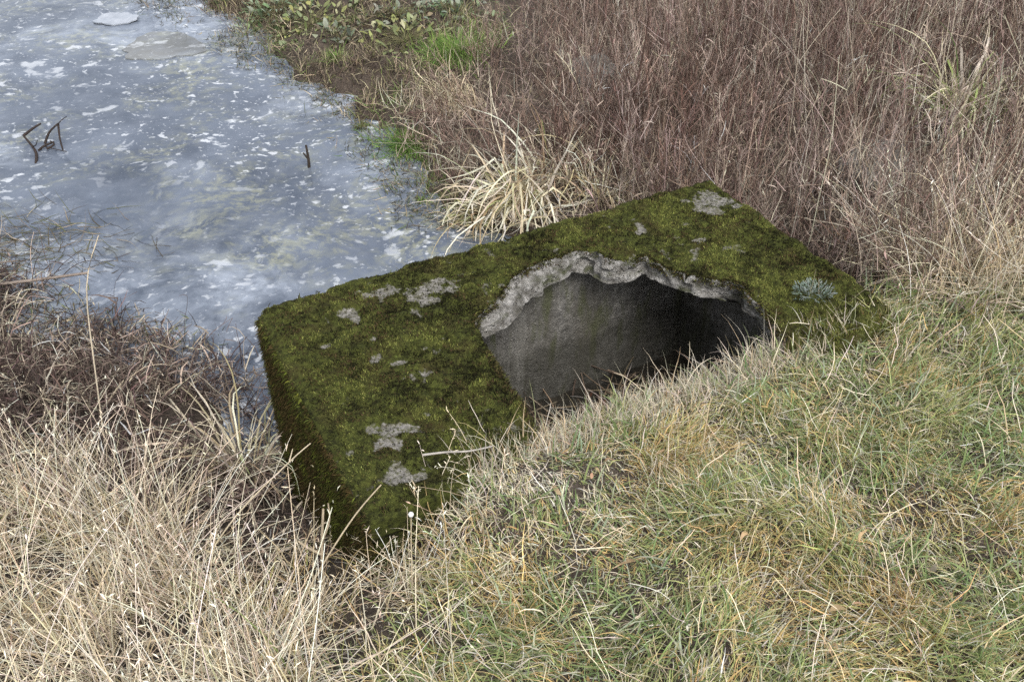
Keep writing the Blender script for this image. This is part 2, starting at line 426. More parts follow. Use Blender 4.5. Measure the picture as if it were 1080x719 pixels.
def bare_mask(a, b):
    n = fbm(a * 30, b * 30, seed=41, octv=5) - .5
    best = np.full(np.shape(a), -9.)
    for (ca, cb, ra, rb, an) in PATCH:
        da, db = a - ca, b - cb
        u = (da * math.cos(an) + db * math.sin(an)) / ra; v = (-da * math.sin(an) + db * math.cos(an)) / rb
        best = np.maximum(best, 1 - np.sqrt(u * u + v * v))
    k = sstep(-.42, .5, best + n * 2.5 * (best > -1.5))
    k2 = sstep(.68, .76, fbm(a * 21 + 9, b * 21, seed=77, octv=4)) * .85
    return np.maximum(k, k2)

def moss_h(a, b):
    return (.004 + .015 * sstep(.25, .75, fbm(a * 15, b * 15, seed=51, octv=4)) + .013 * (fbm(a * 60, b * 60, seed=52, octv=3) - .4)) * (1 - bare_mask(a, b))

RND = .035
def top_z(a, b):
    d = np.minimum(np.minimum(a * .62, BL - a), b)
    d = np.clip(d, 0, RND)
    z = -(RND - np.sqrt(np.maximum(RND ** 2 - (RND - d) ** 2, 0)))
    z = z + .02 * (fbm(a * 3, b * 3, seed=61, octv=2) - .5) - .07 * sstep(.93, 1.0, b) * sstep(.4, .5, a) * sstep(1.5, 1.4, a)
    return z + moss_h(a, b)

def round_corner(a, b, r=.075):
    a = a.copy(); b = b.copy()
    for ca, sa in ((r, -1), (BL - r, 1)):
        for cb, sb in ((r, -1),):
            q, p = (a - ca) * sa, (b - cb) * sb
            m = (q > 0) & (p > 0)
            L = np.sqrt(q * q + p * p) + 1e-9; f = np.where(m, np.maximum(q, p) / L, 1)
            a = np.where(m, ca + sa * q * f, a); b = np.where(m, cb + sb * p * f, b)
    return a, b

def fine_outline():
    P = np.array(HOLE); out = []
    for i in range(len(P)):
        p, q = P[i], P[(i + 1) % len(P)]
        n = max(2, int(np.linalg.norm(q - p) / .006))
        for k in range(n): out.append(p + (q - p) * k / n)
    out = np.array(out)
    dd = np.roll(out, -3, 0) - np.roll(out, 3, 0); nn = np.stack([dd[:, 1], -dd[:, 0]], -1); nn /= np.linalg.norm(nn, axis=1, keepdims=True)
    straight = ((out[:, 0] < .6) | (out[:, 1] > .95)).astype(float)
    amp = (fbm(out[:, 0] * 14, out[:, 1] * 14, seed=71, octv=5) - .5) * .04 * (1 - straight * .8)
    sl = np.concatenate([[0], np.cumsum(np.linalg.norm(np.diff(out, axis=0), axis=1))])
    kn = np.cumsum(RNG.uniform(.015, .05, 200)); amp = amp + np.interp(sl, kn, RNG.normal(0, .0045, 200)) * (1 - straight)
    return out + nn * amp[:, None]
OUT = fine_outline()

def build_slab():
    st = .0075
    na, nb = int(BL / st) + 1, int(BW / st) + 1
    A, B = np.meshgrid(np.linspace(0, BL, na), np.linspace(0, BW, nb))
    ca = (A[:-1, :-1] + A[1:, 1:]) / 2; cb = (B[:-1, :-1] + B[1:, 1:]) / 2
    hole = inpoly(ca, cb, OUT)
    # snap hole border vertices to the outline
    cnt_in = np.zeros(A.shape, int); cnt_out = np.zeros(A.shape, int)
    for dy in (0, 1):
        for dx in (0, 1):
            cnt_in[dy:dy + nb - 1, dx:dx + na - 1] += hole; cnt_out[dy:dy + nb - 1, dx:dx + na - 1] += ~hole
    border = (cnt_in > 0) & (cnt_out > 0)
    bi = np.argwhere(border)
    pb = np.stack([A[border], B[border]], -1)
    seg0, seg1 = OUT, np.roll(OUT, -1, 0)
    for k in range(len(pb)):
        p = pb[k]; d = seg1 - seg0; t = np.clip(((p - seg0) * d).sum(1) / ((d * d).sum(1) + 1e-12), 0, 1)
        c = seg0 + d * t[:, None]; j = np.argmin(((c - p) ** 2).sum(1)); A[bi[k][0], bi[k][1]], B[bi[k][0], bi[k][1]] = c[j]
    RA, RB = round_corner(A, B)
    Z = top_z(A, B)
    vx, vy = W(RA, RB)
    top = np.stack([vx, vy, Z], -1).reshape(-1, 3)
    bot = np.stack([vx, vy, np.full_like(Z, -.058)], -1).reshape(-1, 3)
    n = na * nb
    idx = np.arange(n).reshape(nb, na)
    keep = ~hole
    q = np.stack([idx[:-1, :-1], idx[1:, :-1], idx[1:, 1:], idx[:-1, 1:]], -1)[keep]
    bare = bare_mask(RA, RB).ravel()
    V = [top, bot]; Q = [q, q[:, ::-1] + n]; MI = [np.zeros(len(q)), np.full(len(q), 2)]; BR = [bare, np.ones(n)]
    nv = 2 * n
    # outer skirt
    per = np.concatenate([idx[0, :-1], idx[:-1, -1], idx[-1, :0:-1], idx[:0:-1, 0]])
    m = len(per); rings = 6; ring_ids = [per]
    cen = top.mean(0)
    for r in range(1, rings):
        f = r / rings
        P = top[per] * (1 - f) + bot[per] * f
        o = P - cen; o[:, 2] = 0; o /= np.linalg.norm(o, axis=1, keepdims=True)
        P = P + o * ((fbm(P[:, 0] * 14, P[:, 1] * 14, P[:, 2] * 14, seed=31) - .3) * .025)[:, None]
        V.append(P); BR.append(np.zeros(m)); ring_ids.append(np.arange(m) + nv); nv += m
    ring_ids.append(per + n)
    for r in range(rings):
        a, b = ring_ids[r], ring_ids[r + 1]
        qq = np.stack([a, np.roll(a, -1), np.roll(b, -1), b], -1); Q.append(qq); MI.append(np.zeros(m))
    # broken rim: walk the hole border edges in order
    nxt = {}
    hi = hole
    for (r, c) in np.argwhere(hi):
        for (dr, dc, v0, v1) in ((-1, 0, (r, c + 1), (r, c)), (1, 0, (r + 1, c), (r + 1, c + 1)), (0, -1, (r, c), (r + 1, c)), (0, 1, (r + 1, c + 1), (r, c + 1))):
            rr, cc = r + dr, c + dc
            if not (0 <= rr < nb - 1 and 0 <= cc < na - 1) or not hi[rr, cc]: nxt.setdefault(idx[v0], []).append(idx[v1])
    s0 = next(iter(nxt)); loop = [s0]; cur = s0
    while True:
        cand = nxt[cur]; cur = cand.pop()
        if cur == s0 or len(loop) > 6000: break
        loop.append(cur)
    loop = np.array(loop); m = len(loop)
    la, lb = RA.ravel()[loop], RB.ravel()[loop]
    d = np.stack([np.roll(la, -4) - np.roll(la, 4), np.roll(lb, -4) - np.roll(lb, 4)], -1)
    nrm = np.stack([-d[:, 1], d[:, 0]], -1); nrm /= np.linalg.norm(nrm, axis=1, keepdims=True) + 1e-9
    test = inpoly(la + nrm[:, 0] * .02, lb + nrm[:, 1] * .02, OUT)
    if test.mean() < .5: nrm = -nrm
    k5 = np.ones(9) / 9
    for j in range(2): nrm[:, j] = np.convolve(np.concatenate([nrm[-4:, j], nrm[:, j], nrm[:4, j]]), k5, 'valid')
    far = sstep(.9, .5, lb)
    slope = np.where(la < 1.16, .010 + .05 * sstep(.60, .68, la) * (1 - .75 * sstep(.84, 1.12, la)), .016 - .026 * sstep(.50, .66, lb)) * np.where(la < 1.16, far, 1)
    slope = np.convolve(np.concatenate([slope[-10:], slope, slope[:10]]), np.ones(21) / 21, 'valid')
    rough = np.where((la < .6) | (lb > .9), .25, 1.)
    rings = 16; prev = loop
    lp = np.stack([la, lb], -1); arc = np.concatenate([[0], np.cumsum(np.linalg.norm(np.diff(lp, axis=0), axis=1))])
    kn = np.cumsum(RNG.uniform(.012, .055, 400)); kn = np.concatenate([[-.01], kn[kn < arc[-1]], [arc[-1] + .01]]); nk = len(kn)
    lv = np.array([0, .22, .55, 1.0]); KO = RNG.normal(0, .011, (nk, 4)); KO[:, 0] = 0; KO[:, 3] *= .35; KZ = RNG.normal(0, .11, (nk, 4)); KZ[:, 0] = 0; KZ[:, 3] *= .3
    ci = np.clip(np.searchsorted(kn, arc, 'right') - 1, 0, nk - 2); cu = (arc - kn[ci]) / (kn[ci + 1] - kn[ci])
    def facet(Kv, f):
        l = min(int(np.searchsorted(lv, f, 'right') - 1), 2); v = (f - lv[l]) / (lv[l + 1] - lv[l])
        o00, o10, o01, o11 = Kv[ci, l], Kv[ci + 1, l], Kv[ci, l + 1], Kv[ci + 1, l + 1]
        return np.where(cu + v < 1, o00 + (o10 - o00) * cu + (o01 - o00) * v, o11 + (o01 - o11) * (1 - cu) + (o10 - o11) * (1 - v))
    zt = top.reshape(-1, 3)[loop, 2]
    for r in range(1, rings + 1):
        f = r / rings
        z = zt * (1 - f) + (-.058 - .012 * rough * np.sin(la * 23) * (lb < .9)) * f
        o = slope * f ** .9 + (facet(KO, f) + (fbm(la * 60, lb * 60, z * 60, seed=83, octv=3) - .5) * .007 + (vnoise(la * 7, z * 60 + la * 12, lb * 7, seed=86) - .5) * .008) * rough
        z = z + facet(KZ, f) * .07 * rough
        x, y = W(la + nrm[:, 0] * o, lb + nrm[:, 1] * o)
        V.append(np.stack([x, y, z], -1)); BR.append(np.ones(m)); ids = np.arange(m) + nv; nv += m
        Q.append(np.stack([prev, ids, np.roll(ids, -1), np.roll(prev, -1)], -1)); MI.append(np.ones(m)); prev = ids
    Q.append(np.stack([prev, loop + n, np.roll(loop + n, -1), np.roll(prev, -1)], -1)); MI.append(np.full(m, 2))
    me = quad_mesh('cover_slab', np.concatenate(V), np.concatenate(Q), None, True, {'bare': np.concatenate(BR)}, np.concatenate(MI))
    sm = np.concatenate(MI) != 1
    me.polygons.foreach_set('use_smooth', sm)
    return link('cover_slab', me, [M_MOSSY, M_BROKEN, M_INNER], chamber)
slab = build_slab(); slab['label'] = 'moss covered top slab with a jagged broken opening'

def wall_box(a0, a1, b0, b1, z0, z1, mat, lab, seed):
    """a roughly cast wall: subdivided box with an uneven face"""
    st = .02
    V, Q, nv = [], [], 0
    def face(f, nu, nw):
        nonlocal nv
        U, Wd = np.meshgrid(np.linspace(0, 1, nu), np.linspace(0, 1, nw)); P = np.stack(f(U, Wd), -1).reshape(-1, 3)
        V.append(P); i = (np.arange(nw - 1)[:, None] * nu + np.arange(nu - 1)[None]).ravel() + nv
        Q.append(np.stack([i, i + 1, i + nu + 1, i + nu], -1)); nv += len(P)
    na, nb, nz = [max(2, int(d / st) + 1) for d in (a1 - a0, b1 - b0, z1 - z0)]
    A = lambda t: a0 + (a1 - a0) * t; B = lambda t: b0 + (b1 - b0) * t; Zf = lambda t: z0 + (z1 - z0) * t
    face(lambda u, v: (A(u), B(v), Zf(np.ones_like(u))), na, nb); face(lambda u, v: (A(1 - u), B(v), Zf(np.zeros_like(u))), na, nb)
    face(lambda u, v: (A(u), B(np.ones_like(u)), Zf(1 - v)), na, nz); face(lambda u, v: (A(1 - u), B(np.zeros_like(u)), Zf(1 - v)), na, nz)
    face(lambda u, v: (A(np.ones_like(u)), B(u), Zf(v)), nb, nz); face(lambda u, v: (A(np.zeros_like(u)), B(1 - u), Zf(v)), nb, nz)
    P = np.concatenate(V)
    n = (fbm(P[:, 0] * 6, P[:, 1] * 6, P[:, 2] * 6, seed=seed) - .5) * .02
    c = np.array([(a0 + a1) / 2, (b0 + b1) / 2, (z0 + z1) / 2])
    P[:, :2] += ((P - c) / np.array([a1 - a0, b1 - b0, 1]))[:, :2] * n[:, None]
    x, y = W(P[:, 0], P[:, 1])
    me = quad_mesh('chamber_wall', np.stack([x, y, P[:, 2]], -1), np.concatenate(Q), None, False, {'bare': np.zeros(len(P))})
    o = link('chamber_wall', me, mat, chamber); o['label'] = lab
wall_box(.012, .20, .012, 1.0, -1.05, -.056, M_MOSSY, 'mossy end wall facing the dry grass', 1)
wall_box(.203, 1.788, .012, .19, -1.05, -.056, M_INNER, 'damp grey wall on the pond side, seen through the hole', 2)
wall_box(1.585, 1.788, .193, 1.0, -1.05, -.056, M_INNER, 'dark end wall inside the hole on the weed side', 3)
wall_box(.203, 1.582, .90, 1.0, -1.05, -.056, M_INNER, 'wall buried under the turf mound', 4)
# silt on the chamber floor
A, B = np.meshgrid(np.linspace(.18, 1.6, 72), np.linspace(.17, .92, 38)); X, Y = W(A, B)
ii = (np.arange(37)[:, None] * 72 + np.arange(71)[None]).ravel()
fl = link('chamber_floor', quad_mesh('chamber_floor', np.stack([X, Y, -.66 + .06 * fbm(X * 6, Y * 6, seed=91)], -1), np.stack([ii, ii + 1, ii + 73, ii + 72], -1)), M_SILT, chamber)

def litter():
    bu = Bunch(); m = 1500
    a = RNG.uniform(.3, 1.5, m); b = RNG.uniform(.5, .89, m) ; x, y = W(a, b); ah = RNG.uniform(0, 2 * pi, m)
    P = np.stack([x, y, -.62 + .30 * sstep(.6, .9, b) * RNG.random(m)], -1)
    bu.ribbons(paths(P, ah, np.abs(RNG.normal(.8, .5, m)), RNG.normal(.5, .5, m), RNG.uniform(.06, .3, m), 6, .2), RNG.uniform(.002, .006, m), sides_for(ah, RNG.normal(0, 1, m)),
               pick([(.10, .062, .04), (.20, .14, .09), (.05, .035, .025), (.33, .27, .18)], [3, 2, 2, .8], m))
    a = RNG.uniform(.35, 1.5, 260); b = RNG.uniform(.25, .8, 260); x, y = W(a, b); ah = RNG.uniform(0, 2 * pi, 260)
    bu.tubes(paths(np.stack([x, y, np.full(260, -.60)], -1), ah, RNG.normal(1.45, .12, 260), RNG.normal(.1, .2, 260), RNG.uniform(.05, .28, 260), 5, .12), RNG.uniform(.002, .006, 260), pick([(.16, .12, .08), (.26, .21, .15), (.08, .06, .045)], [2, 1, 2], 260))
    tag(bu.build('hole_litter', M_DRY), 'brown dead leaves and stems heaped at the bottom of the dark hole', 'leaf litter', kind='stuff')
litter()

# moss carpet
def moss():
    bu = Bunch()
    n = 190000
    a = RNG.uniform(-.01, BL + .01, n); b = RNG.uniform(-.01, BW, n)
    k = ~inpoly(a, b, OUT) & (bare_mask(np.clip(a, 0, BL), np.clip(b, 0, BW)) < RNG.uniform(.15, 1.12, n))
    a, b = np.clip(a[k], .002, BL - .002), np.clip(b[k], .002, BW)
    thin = fbm(a * 30, b * 30, seed=46, octv=3); k = thin > RNG.uniform(.12, .5, len(a)); a, b = a[k], b[k]
    ra, rb = round_corner(a, b)
    x, y = W(ra, rb); z = top_z(a, b) - .002; n = len(a)
    ed = np.clip(1 - np.minimum(np.minimum(a, BL - a), b) / RND, 0, 1)
    P = np.stack([x, y, z], -1)
    ox = np.where(a < RND, -1., np.where(a > BL - RND, 1., 0)); ob = np.where(b < RND, -1., 0)
    az_out = np.arctan2(ox * E1[1] + ob * E2[1], ox * E1[0] + ob * E2[0])
    edge = (ed > 0) & ((ox != 0) | (ob != 0))
    az = np.where(edge, az_out + RNG.normal(0, .5, n), RNG.uniform(0, 2 * pi, n))
    lean = np.where(edge, ed * 1.5, 0) + np.abs(RNG.normal(0, .55, n))
    big = fbm(a * 10, b * 10, seed=47, octv=3)
    length = RNG.uniform(.004, .011, n) * (1 - .4 * edge) * (.5 + 1.1 * big)
    g = fbm(a * 7, b * 7, seed=43, octv=4); g2 = fbm(a * 24, b * 24, seed=44, octv=3); right = sstep(.7, 1.75, a + .25 * (g - .5))
    f1 = fbm(a * 55, b * 55, seed=142, octv=3); f2 = fbm(a * 16 + 3, b * 16, seed=143, octv=4)
    hue = .33 * f1 + .42 * f2 + .30 * (.45 + (g - .5) * 1.3) + .07 * (right - .5) + RNG.normal(0, .035, n)      # dark brown cushions to yellow green tips
    rust = 1.8 * sstep(.52, .64, fbm(a * 20 + 4, b * 20, seed=45, octv=4)) + .04
    bell = lambda c, wd: np.exp(-((hue - c) / wd) ** 2)
    w = np.stack([1.2 * sstep(.51, .45, hue), bell(.475, .035), bell(.535, .04), sstep(.54, .60, hue) * (.7 + .6 * right), rust * bell(.48, .06)], -1) + 1e-4
    pal = [(.019, .018, .009), (.048, .045, .018), (.092, .094, .029), (.185, .194, .054), (.092, .064, .032)]
    tint = pick(pal, w, n, .22)
    pth = paths(P, az, lean, RNG.normal(0, .5, n), length, 3)
    bu.ribbons(pth, RNG.uniform(.0018, .0042, n), sides_for(az, RNG.uniform(-1.6, 1.6, n)), tint)
    # moss creeping over the broken edge
    q = RNG.integers(0, len(OUT), 16000); thin = fbm(OUT[q, 0] * 16, OUT[q, 1] * 16, seed=246, octv=3); q = q[(thin > RNG.uniform(.3, .62, len(q))) & (OUT[q, 1] < .93)]; c = len(q)
    oc = OUT.mean(0) - OUT[q]; oc /= np.linalg.norm(oc, axis=1, keepdims=True); inw = RNG.uniform(-.016, .010, c)
    a, b = OUT[q, 0] + oc[:, 0] * inw, OUT[q, 1] + oc[:, 1] * inw; x, y = W(a, b)
    z = np.where(inw < 0, top_z(a, b), top_z(a, b) - .006 - np.maximum(inw, 0) * .9)
    wd = np.stack([oc[:, 0] * E1[0] + oc[:, 1] * E2[0], oc[:, 0] * E1[1] + oc[:, 1] * E2[1]], -1); az = np.arctan2(wd[:, 1], wd[:, 0]) + RNG.normal(0, .6, c)
    bu.ribbons(paths(np.stack([x, y, z], -1), az, np.abs(RNG.normal(.9, .4, c)), RNG.uniform(.3, 1.5, c), RNG.uniform(.006, .017, c), 4), RNG.uniform(.002, .0045, c), sides_for(az, RNG.uniform(-1, 1, c)),
               pick(pal, [2, 2, 1.2, .3, 1.2], c, .22))
    # hanging moss on the end face beside the dry grass, and on the pond face
    for side, cnt in (('end', 36000), ('pond', 14000)):
        u = RNG.random(cnt); zz = -.01 - RNG.random(cnt) ** 1.15 * (.75 if side == 'end' else .6)
        thin = fbm(u * 40, zz * 22, seed=48, octv=3); k = thin > RNG.uniform(.1, .55, cnt); u, zz = u[k], zz[k]; cnt = len(u)
        if side == 'end': a, b = np.full(cnt, .004), .05 + u * .97
        else: a, b = .05 + u * 1.7, np.full(cnt, .004)
        x, y = W(a, b); out = -E1 if side == 'end' else -E2
        az = math.atan2(out[1], out[0]) + RNG.normal(0, .6, cnt)
        g = fbm(u * 9, zz * 6, seed=49, octv=3)
        tint = pick([(.030, .029, .010), (.060, .066, .016), (.070, .050, .020), (.125, .14, .026), (.04, .03, .013)], np.stack([.6 + 0 * g, sstep(.4, .6, g) + .1, sstep(.58, .42, g) * 1.0 + .1, sstep(.5, .7, g) * .5 + .03, .35 + 0 * g], -1), cnt, .22)
        pth = paths(np.stack([x, y, zz], -1), az, np.abs(RNG.normal(1.5, .35, cnt)), RNG.uniform(.8, 1.6, cnt), RNG.uniform(.008, .026, cnt), 4)
        bu.ribbons(pth, RNG.uniform(.002, .005, cnt), sides_for(az, RNG.uniform(-.9, .9, cnt)), tint)
    o = bu.build('moss_carpet', M_MOSS, chamber); o['kind'] = 'stuff'
moss()

# ------------------------------------------------------------------ turf on the mound
STRAW = [(.64, .54, .375), (.51, .405, .25), (.74, .66, .50), (.32, .25, .165), (.54, .485, .40)]
def turf():
    bu = Bunch()
    dens = lambda x, y: turf_w(x, y) * (off_block(x, y)) * (.55 + .45 * sstep(.3, .55, fbm(x * 11, y * 11, seed=4)))
    x, y = scatter(330000, -.6, 2.6, .75, 2.95, dens); n = len(x)
    P = ground_pts(x, y)
    g = .35 * fbm(x * 3.2, y * 3.2, seed=14) + .65 * fbm(x * 9, y * 9, seed=114); g2 = fbm(x * 11, y * 11, seed=15); g3 = fbm(x * 9, y * 9, seed=16)
    a, b = LOC(x, y); lip = np.maximum(.8 * sstep(1.15, .92, b) * sstep(1.9, 1.3, a), np.exp(-((x - .03) / .24) ** 2 - ((y - 1.66) / .15) ** 2))                       # frosted fringe along the hole
    w = np.stack([.80 * sstep(.40, .58, g) + .22, .9 * sstep(.4, .65, g2) + .16, .80 * sstep(.44, .58, g3) + .08, .20 + 1.1 * lip, .42 * sstep(.42, .6, g2), .26 + .9 * lip, .12 * sstep(.5, .7, g)], -1)
    pal = [(.20, .26, .095), (.37, .385, .15), (.54, .385, .165), (.66, .58, .42), (.53, .46, .24), (.60, .57, .47), (.38, .43, .31)]
    tint = pick(pal, w, n, .2)
    mat = sstep(.35, .6, fbm(x * 6, y * 6, seed=17))
    az = RNG.uniform(0, 2 * pi, n) * .6 + 6 * fbm(x * 2.5, y * 2.5, seed=18) 
    lean = np.abs(RNG.normal(.6, .5, n)) + .45 * mat
    curl = RNG.normal(.7, .7, n) + .5 * mat
    length = RNG.gamma(6, .0086, n) * (.55 + .9 * sstep(.3, .7, fbm(x * 7, y * 7, seed=19))) * (1 - .35 * lip)
    pth = paths(P, az, lean, curl, length, 6, .26)
    pth[:, :, 2] = np.maximum(pth[:, :, 2], P[:, None, 2] - .01 + .01 * RNG.random((n, 1)))
    tip = np.linspace(0, 1, 6)[None, :, None]
    dry = np.asarray(pick([(.45, .37, .23)], [1], n))[:, None]
    brown = (RNG.random(n) < .32)[:, None, None] * tip ** 2 * .8
    bu.ribbons(pth, RNG.uniform(.0014, .0036, n), sides_for(az, RNG.normal(0, .8, n)), tint[:, None] * (1 - brown) + dry * brown)
    # curled dead leaves caught in the turf
    xl, yl = scatter(700, -.4, 2.4, .8, 2.6, lambda x, y: turf_w(x, y) * off_block(x, y, .05) * sstep(.45, .6, fbm(x * 3, y * 3, seed=27))); m = len(xl); az = RNG.uniform(0, 2 * pi, m)
    bu.ribbons(paths(ground_pts(xl, yl, RNG.uniform(.015, .05, m)), az, RNG.normal(1.0, .4, m), RNG.normal(1.2, .8, m), RNG.uniform(.012, .045, m), 6, .3), RNG.uniform(.005, .013, m), sides_for(az, RNG.normal(0, .6, m)),
               pick([(.50, .44, .34), (.42, .30, .17), (.30, .21, .12)], [2, 3, 2], m), 'leaf')
    # broader green blades
    k = RNG.random(n) < .06 * sstep(.42, .6, g); xs, ys = x[k], y[k]; m = len(xs)
    az = RNG.uniform(0, 2 * pi, m)
    bu.ribbons(paths(ground_pts(xs, ys), az, np.abs(RNG.normal(.6, .3, m)), RNG.normal(.8, .4, m), RNG.uniform(.05, .12, m), 7, .10), RNG.uniform(.003, .0055, m), sides_for(az, RNG.normal(0, .5, m)),
               pick([(.14, .20, .075), (.22, .27, .11), (.28, .32, .21)], [2, 2, 1], m))
    tag(bu.build('turf_grass', M_BLADE), 'short matted green and ochre winter grass on the mound beside the hole', 'grass', kind='stuff')
turf()

# dry bents lying over the turf, and thatch
def bents():
    bu = Bunch()
    x, y = scatter(6500, -.6, 2.5, .75, 2.9, lambda x, y: turf_w(x, y) * off_block(x, y) * (.25 + .75 * sstep(.45, .62, fbm(x * 4, y * 4, seed=24)))); n = len(x)
    P = ground_pts(x, y, .012); az = RNG.uniform(0, 2 * pi, n)
    pth = paths(P, az, RNG.normal(1.0, .35, n), RNG.normal(.35, .4, n), RNG.uniform(.05, .17, n), 7, .18)
    pth[:, :, 2] = np.maximum(pth[:, :, 2], P[:, None, 2])
    bu.ribbons(pth, RNG.uniform(.0010, .0021, n), sides_for(az, RNG.normal(0, 1, n)), pick(STRAW, [3, 2, 3, 1, 2], n), 'even')
    # pale fringe hanging into the hole
    m = 3200; a = RNG.uniform(.28, 1.62, m); b = RNG.uniform(.89, 1.02, m); x, y = W(a, b)
    az = math.atan2(-E2[1], -E2[0]) + RNG.normal(0, .9, m)
    bu.ribbons(paths(ground_pts(x, y), az, np.abs(RNG.normal(.55, .4, m)), RNG.normal(.9, .6, m), RNG.uniform(.03, .10, m) * np.where(RNG.random(m) < .06, 2.0, 1), 7, .15), RNG.uniform(.0016, .0034, m), sides_for(az, RNG.normal(0, .8, m)),
               pick([(.50, .44, .33), (.40, .36, .29), (.36, .28, .17), (.2, .22, .12)], [3, 3, 2, 1], m))
    tag(bu.build('dry_bent_grass', M_DRY), 'thin straw coloured dead grass stems lying over the short turf', 'grass', kind='stuff')
bents()

# ------------------------------------------------------------------ straw grass of the lower left slope and the right hand verge
def straw():
    bu = Bunch()
    def dl(x, y):
        z = raw_height(x, y); a, b = LOC(x, y)
        return (1 - turf_w(x, y)) * off_block(x, y, .02) * sstep(-.60, -.40, z) * (y < 2.6) * (x < .3) * (.12 + .88 * sstep(.38, .58, fbm(x * 7, y * 7, seed=33)))
    def dr(x, y):
        return sstep(2.35, 2.6, y + .2 * (fbm(x * 3, y * 3, seed=34) - .5)) * sstep(3.5, 3.0, y) * sstep(1.22, 1.55, x) * off_block(x, y, .05)
    near = lambda x, y: (1 - .6 * sstep(-.95, -.5, x) * sstep(1.05, 1.5, y) * (x < .5)) * (1 - .35 * sstep(1.7, 2.4, y) * (x < 0))
    for (box, cnt, dens, hs) in (((-2.9, .3, .75, 2.9), 47000, dl, 1.0), ((1.1, 3.5, 2.2, 3.5), 24000, dr, .95)):
        x, y = scatter(cnt, *box, dens); n = len(x); P = ground_pts(x, y)
        # leaf blades
        g = fbm(x * 3, y * 3, seed=35); g2 = fbm(x * 6, y * 6, seed=36)
        az = RNG.uniform(0, 2 * pi, n) * .7 + 5 * g
        lean = np.abs(RNG.normal(.42, .4, n)); curl = RNG.normal(.7, .75, n)
        L = RNG.gamma(7, .032, n) * (.7 + .6 * g2) * hs * near(x, y)
        w = np.stack([2.4 + 0 * g, 1.5 * sstep(.6, .4, g2) + .3, 1.6 * sstep(.4, .6, g) + .3, .6 + 0 * g, .8 + 0 * g, .30 * sstep(.55, .7, g2)], -1)
        tint = pick(STRAW + [(.16, .19, .07)], w, n, .18)
        pth = paths(P, az, lean, curl, L, 7, .13)
        pth[:, :, 2] = np.maximum(pth[:, :, 2], P[:, None, 2])
        bu.ribbons(pth, RNG.uniform(.0018, .0042, n), sides_for(az, RNG.normal(0, .8, n)), tint)
        q = RNG.random(n) < .5; xs, ys = scatter(int(cnt * .35), *box, lambda x, y: dens(x, y) * sstep(.48, .62, fbm(x * 3.3, y * 3.3, seed=38)) * (1 if hs == 1. else .3)); c = len(xs); ah = RNG.uniform(0, 2 * pi, c)
        bu.ribbons(paths(ground_pts(xs, ys), ah, np.abs(RNG.normal(.5, .35, c)), RNG.normal(.7, .5, c), RNG.uniform(.05, .17, c), 6, .18), RNG.uniform(.0018, .004, c), sides_for(ah, RNG.normal(0, .8, c)),
                   pick([(.40, .29, .13), (.18, .22, .08), (.30, .30, .12), (.48, .39, .24)], [3, 1.6, 1.6, 2], c))
        # flowering stems
        k = RNG.random(n) < .20; xs, ys = x[k], y[k]; m = len(xs); Ps = ground_pts(xs, ys)
        az = RNG.uniform(0, 2 * pi, m); L = RNG.uniform(.22, .55, m) * hs * near(xs, ys)
        flat = RNG.random(m) < .42
        lean = np.where(flat, RNG.uniform(.7, 1.35, m), np.abs(RNG.normal(.25, .2, m)))
        pth = paths(Ps, az, lean, RNG.normal(.3, .3, m), L, 8, .05)
        pth[:, :, 2] = np.maximum(pth[:, :, 2], Ps[:, None, 2])
        tint = pick([(.73, .635, .475), (.81, .745, .61), (.60, .50, .36), (.42, .33, .22)], [3, 3, 2, 1], m)
        bu.tubes(pth, RNG.uniform(.0009, .0018, m), tint)
        # seed heads, short tufts of chaff at the tips
        for rep in range(5):
            q = RNG.random(m) < .55; tp = pth[q, -1] * .6 + pth[q, -2] * .4; tp = tp + (pth[q, -1] - pth[q, -2]) * (rep - 1.5) * .35; c = len(tp); ah = RNG.uniform(0, 2 * pi, c)
            bu.ribbons(paths(tp, ah, np.abs(RNG.normal(.6, .4, c)), RNG.normal(.6, .4, c), RNG.uniform(.008, .022, c), 3), RNG.uniform(.0015, .0038, c), sides_for(ah, RNG.normal(0, .8, c)), tint[q] * 1.05, 'leaf')
    tag(bu.build('straw_grass', M_DRY), 'long bleached straw grass on the slope left of the box and along the right verge', 'grass', kind='stuff')
straw()

